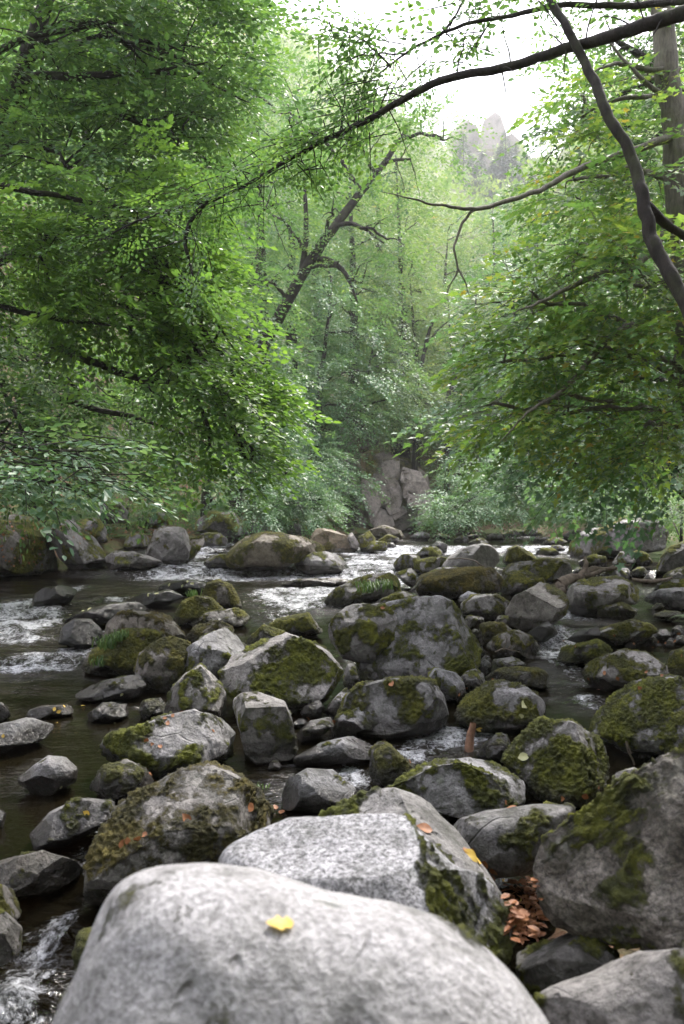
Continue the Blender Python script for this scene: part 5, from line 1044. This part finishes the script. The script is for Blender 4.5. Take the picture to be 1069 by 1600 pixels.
# low undergrowth creeping over both banks
r = np.random.default_rng(88); P_ = []
while len(P_) < 2600:
    y = r.uniform(14, 47); left = r.uniform() < .55
    x = float(np.interp(y, *LX)) - r.uniform(.8, 9) if left else float(np.interp(y, *RX)) + r.uniform(.8, 9)
    if noise(np.array([[x * .5, y * .5, 3.3]]))[0] < -.05: continue
    P_.append((x, y, ground_at(x, y) + r.uniform(.05, .7)))
a = np.array(P_); b = r.normal(0, 1, a.shape); b[:, 2] = np.abs(b[:, 2]) * .5; 
V, F, A = place_sprays(SP_MID, a, b, np.stack([r.normal(0, .4, len(a)), r.normal(0, .4, len(a)), np.ones(len(a))], 1), r.uniform(.3, .7, len(a)), seed=5)
tag(obj('undergrowth', mesh_from('undergrowth', V, [F], {'v': ('FACE', A)}, smooth=False), M_LEAF_BEECH), 'low leafy undergrowth covering the bank slopes', 'undergrowth', kind='stuff')
# ferns
def fern(label, x, y, sc, seed, group='ferns on the banks', z=None):
    r = np.random.default_rng(seed); base = np.array([x, y, (ground_at(x, y) if z is None else z)]); VV = []; FF = []; n0 = 0
    for k in range(9):
        a = r.uniform(0, 6.28); L = sc * r.uniform(.7, 1.1); m = 18
        for j in range(m):
            t = (j + 1) / m; c = np.array([math.cos(a) * L * t * .85, math.sin(a) * L * t * .85, L * (.75 * t - .72 * t * t)]); wl_ = L * .26 * math.sin(math.pi * min(1, t * .9 + .12)) + .01
            for s in (1, -1):
                sdv = np.array([-math.sin(a) * s, math.cos(a) * s, -.15]); fw = np.array([math.cos(a), math.sin(a), 0])
                q = [c - fw * .018 * L, c + sdv * wl_ + fw * .05 * L, c + fw * .03 * L]
                VV += q; FF.append((n0, n0 + 1, n0 + 2)); n0 += 3
    o = obj('fern', mesh_from('fern', np.array(VV), [np.array(FF)], {'v': ('FACE', r.uniform(.2, 1, len(FF)))}, smooth=False), M_FERN, loc=tuple(base)); return tag(o, label, 'fern', group)
for i, (a, D, sc, lab) in enumerate([(232,21.5,.55,'fern at the left foot of the pale rounded bank boulder'),(120,25,.9,'fern high on the bank above the slanting ridged boulder'),(205,26,1.0,'broad fern in litter between the bank stones'),(255,27,.9,'fern directly behind the pale rounded bank boulder'),(300,28,.9,'fern on the bank above the leaning mossy stone'),(160,27,.8,'fern under the pale hanging sprays of the left bank'),(350,30,.9,'fern in deep shade behind the large tan boulder'),(500,37,1.0,'fern tuft left of the rock outcrop'),(540,41,1.1,'fern tuft touching the left edge of the outcrop')]):
    q = gp(a, D, 0); 
    if q[0] > np.interp(D, *LX): q[0] = float(np.interp(D, *LX)) - .4
    fern(lab, q[0], q[1], sc, 500 + i)
p, n = hit(1062, 975); fern('fern hanging in at the right edge above the side pool', p.x + .15, p.y, .35, 520, z=p.z + .05)
p, n = hit(460, 915) ; 
# grass tufts
def grass(label, px, py, h, n, seed):
    r = np.random.default_rng(seed); p, nn = hit(px, py); VV = []; FF = []
    for k in range(n):
        a = r.uniform(0, 6.28); b = np.array([r.normal(0, h * .35), r.normal(0, h * .35), 0]); d = np.array([math.cos(a) * .5, math.sin(a) * .5 - .3, 0]) * h * r.uniform(.3, 1); w_ = .004 + h * .02; sd_ = np.array([math.sin(a), -math.cos(a), 0]) * w_; H = h * r.uniform(.5, 1)
        i = len(VV); VV += [b - sd_, b + sd_, b + d * .5 + [0, 0, H * .8] + sd_ * .7, b + d * .5 + [0, 0, H * .8] - sd_ * .7, b + d * 1.4 + [0, 0, H * .45]]; FF += [(i, i + 1, i + 2, i + 3)]; FF += [(i + 3, i + 2, i + 4, i + 4)]
    tri = np.array([f[:3] for f in FF if f[2] != f[3] and f[3] == f[2] or f[3] == f[2]] or [f[:3] for f in FF[1::2]]); quad = np.array(FF[0::2]); tri = np.array([f[:3] for f in FF[1::2]])
    o = obj('grass_tuft', mesh_from('grass_tuft', np.array(VV), [quad, tri], {'v': ('FACE', r.uniform(.3, 1, len(quad) + len(tri)))}, smooth=False), M_FERN, loc=tuple(p)); return tag(o, label, 'grass tuft', 'grass tufts on the boulders')
for i, (a, b, h, n, lab) in enumerate([(172,1012,.16,60,'orange green grass tuft on the front of the grassy mossed boulder'),(190,1000,.13,60,'upper grass tuft on the grassy mossed boulder'),(160,1040,.12,40,'lowest grass tuft by the water on the grassy mossed boulder'),(575,925,.22,70,'grass tuft on the long dark rapids boulder'),(600,920,.2,60,'right hand grass tuft on the long dark rapids boulder'),(300,932,.12,30,'small green sprig on the shorter moss dome'),(408,1232,.05,12,'tiny green seedling beside the brown mossed boulder')]):
    grass(lab, a, b, h, n, 600 + i)
# driftwood, log, twigs
def wood_obj(name, label, cat, tubes, mat):
    w = Wood(); org = np.array(tubes[0][0][0])
    for k, (pts, rad) in enumerate(tubes): w.tube(pts, rad, 8, 7, .02, k)
    o = w.build(name, mat, None, org); o.location = tuple(org); return tag(o, label, cat)
wood_obj('driftwood', 'bleached forked driftwood branch lying across the boulders on the right', 'driftwood',
  [(PP([(872,914,12.6),(890,905,12.8),(905,902,13),(925,890,13.2),(950,890,13.4),(985,882,13.8)]), [.11,.085,.075,.055,.04,.015]), (PP([(905,902,13),(916,885,13.1),(914,870,13.2)]), [.06,.045,.02]), (PP([(872,914,12.6),(880,922,12.5),(868,925,12.4)]), [.09,.06,.03]), (PP([(905,902,13),(930,896,13.1),(960,884,13.6)]), [.05,.04,.01])], M_DRIFT)
wood_obj('driftwood', 'thin bare pole half sunk in the side pool on the right', 'driftwood', [(PP([(985,905,12.6),(1015,908,12.8),(1050,903,13.2)]), [.03,.035,.02])], M_DRIFT)
p, n = hit(732, 1176); q = np.array(p)
wood_obj('broken_log', 'short broken reddish log standing upright in the small falls', 'log', [([q + [0,0,-.1], q + [.0,.02,.05], q + [.02,.03,.18]], [.032,.030,.020])], simple_mat('wet_log', (0.10,0.045,0.025), (0.30,0.17,0.11), 25, 0.6))
p, n = hit(835, 880); 
wood_obj('stick', 'thin curved stick lying on the pale angular slab', 'stick', [(PP([(700,873,15.6),(725,873,15.3),(745,878,15.1),(760,888,15.0)]), [.012,.014,.014,.008])], M_DRIFT)
wood_obj('stick', 'dark stick leaning between the pointed and the rusty brown boulder', 'stick', [(PP([(640,926,11.6),(650,916,11.8),(660,904,12)]), [.02,.02,.012])], M_BARK)
wood_obj('stick', 'bare twigs lying on the grey brown dome boulder', 'stick', [(PP([(770,1017,7.6),(790,1013,7.6),(812,1019,7.5)]), [.006,.006,.003]), (PP([(785,1014,7.6),(792,1000,7.6),(790,992,7.6)]), [.005,.004,.002]), (PP([(795,1014,7.6),(806,1006,7.6)]), [.004,.002])], M_DRIFT)
p, n = hit(990, 1196); q = np.array(p)
wood_obj('stick', 'small broken twig standing behind the brown giant boulder', 'stick', [([q, q + [-.03,.0,.08], q + [-.04,0,.14]], [.006,.006,.008]), ([q + [-.03,0,.09], q + [-.05,0,.13]], [.005,.003])], M_DRIFT)
p, n = hit(36, 880); q = np.array(p)
wood_obj('stick', 'pale stick leaning on the huge mossy left bank boulder', 'stick', [([q + [0,-.1,0], q + [-.05,-.1,.25], q + [-.03,-.05,.6]], [.03,.028,.018])], M_DRIFT)
p, n = hit(420, 1450)

# ------------------------------------------------------------------ haze: one closed box of even thin air
def haze_box(x0, x1, y0, y1, z0, z1, dens):
    v = np.array([(a, b, c) for a in (x0, x1) for b in (y0, y1) for c in (z0, z1)]); f = np.array([(0,1,3,2),(4,6,7,5),(0,4,5,1),(2,3,7,6),(0,2,6,4),(1,5,7,3)])
    m = bpy.data.materials.new('haze'); m.use_nodes = True; n = m.node_tree.nodes
    for q in list(n): n.remove(q)
    o_ = n.new('ShaderNodeOutputMaterial'); pv = n.new('ShaderNodeVolumePrincipled'); pv.inputs['Color'].default_value = (0.93, 0.95, 1.0, 1); pv.inputs['Density'].default_value = dens; pv.inputs['Anisotropy'].default_value = 0.3
    m.node_tree.links.new(pv.outputs[0], o_.inputs['Volume'])
    return tag(obj('haze', mesh_from('haze', v, [f], smooth=False), m), kind='stuff')
HAZE = True
if HAZE: haze_box(-700, 700, -60, 560, -3, 420, 0.0005)
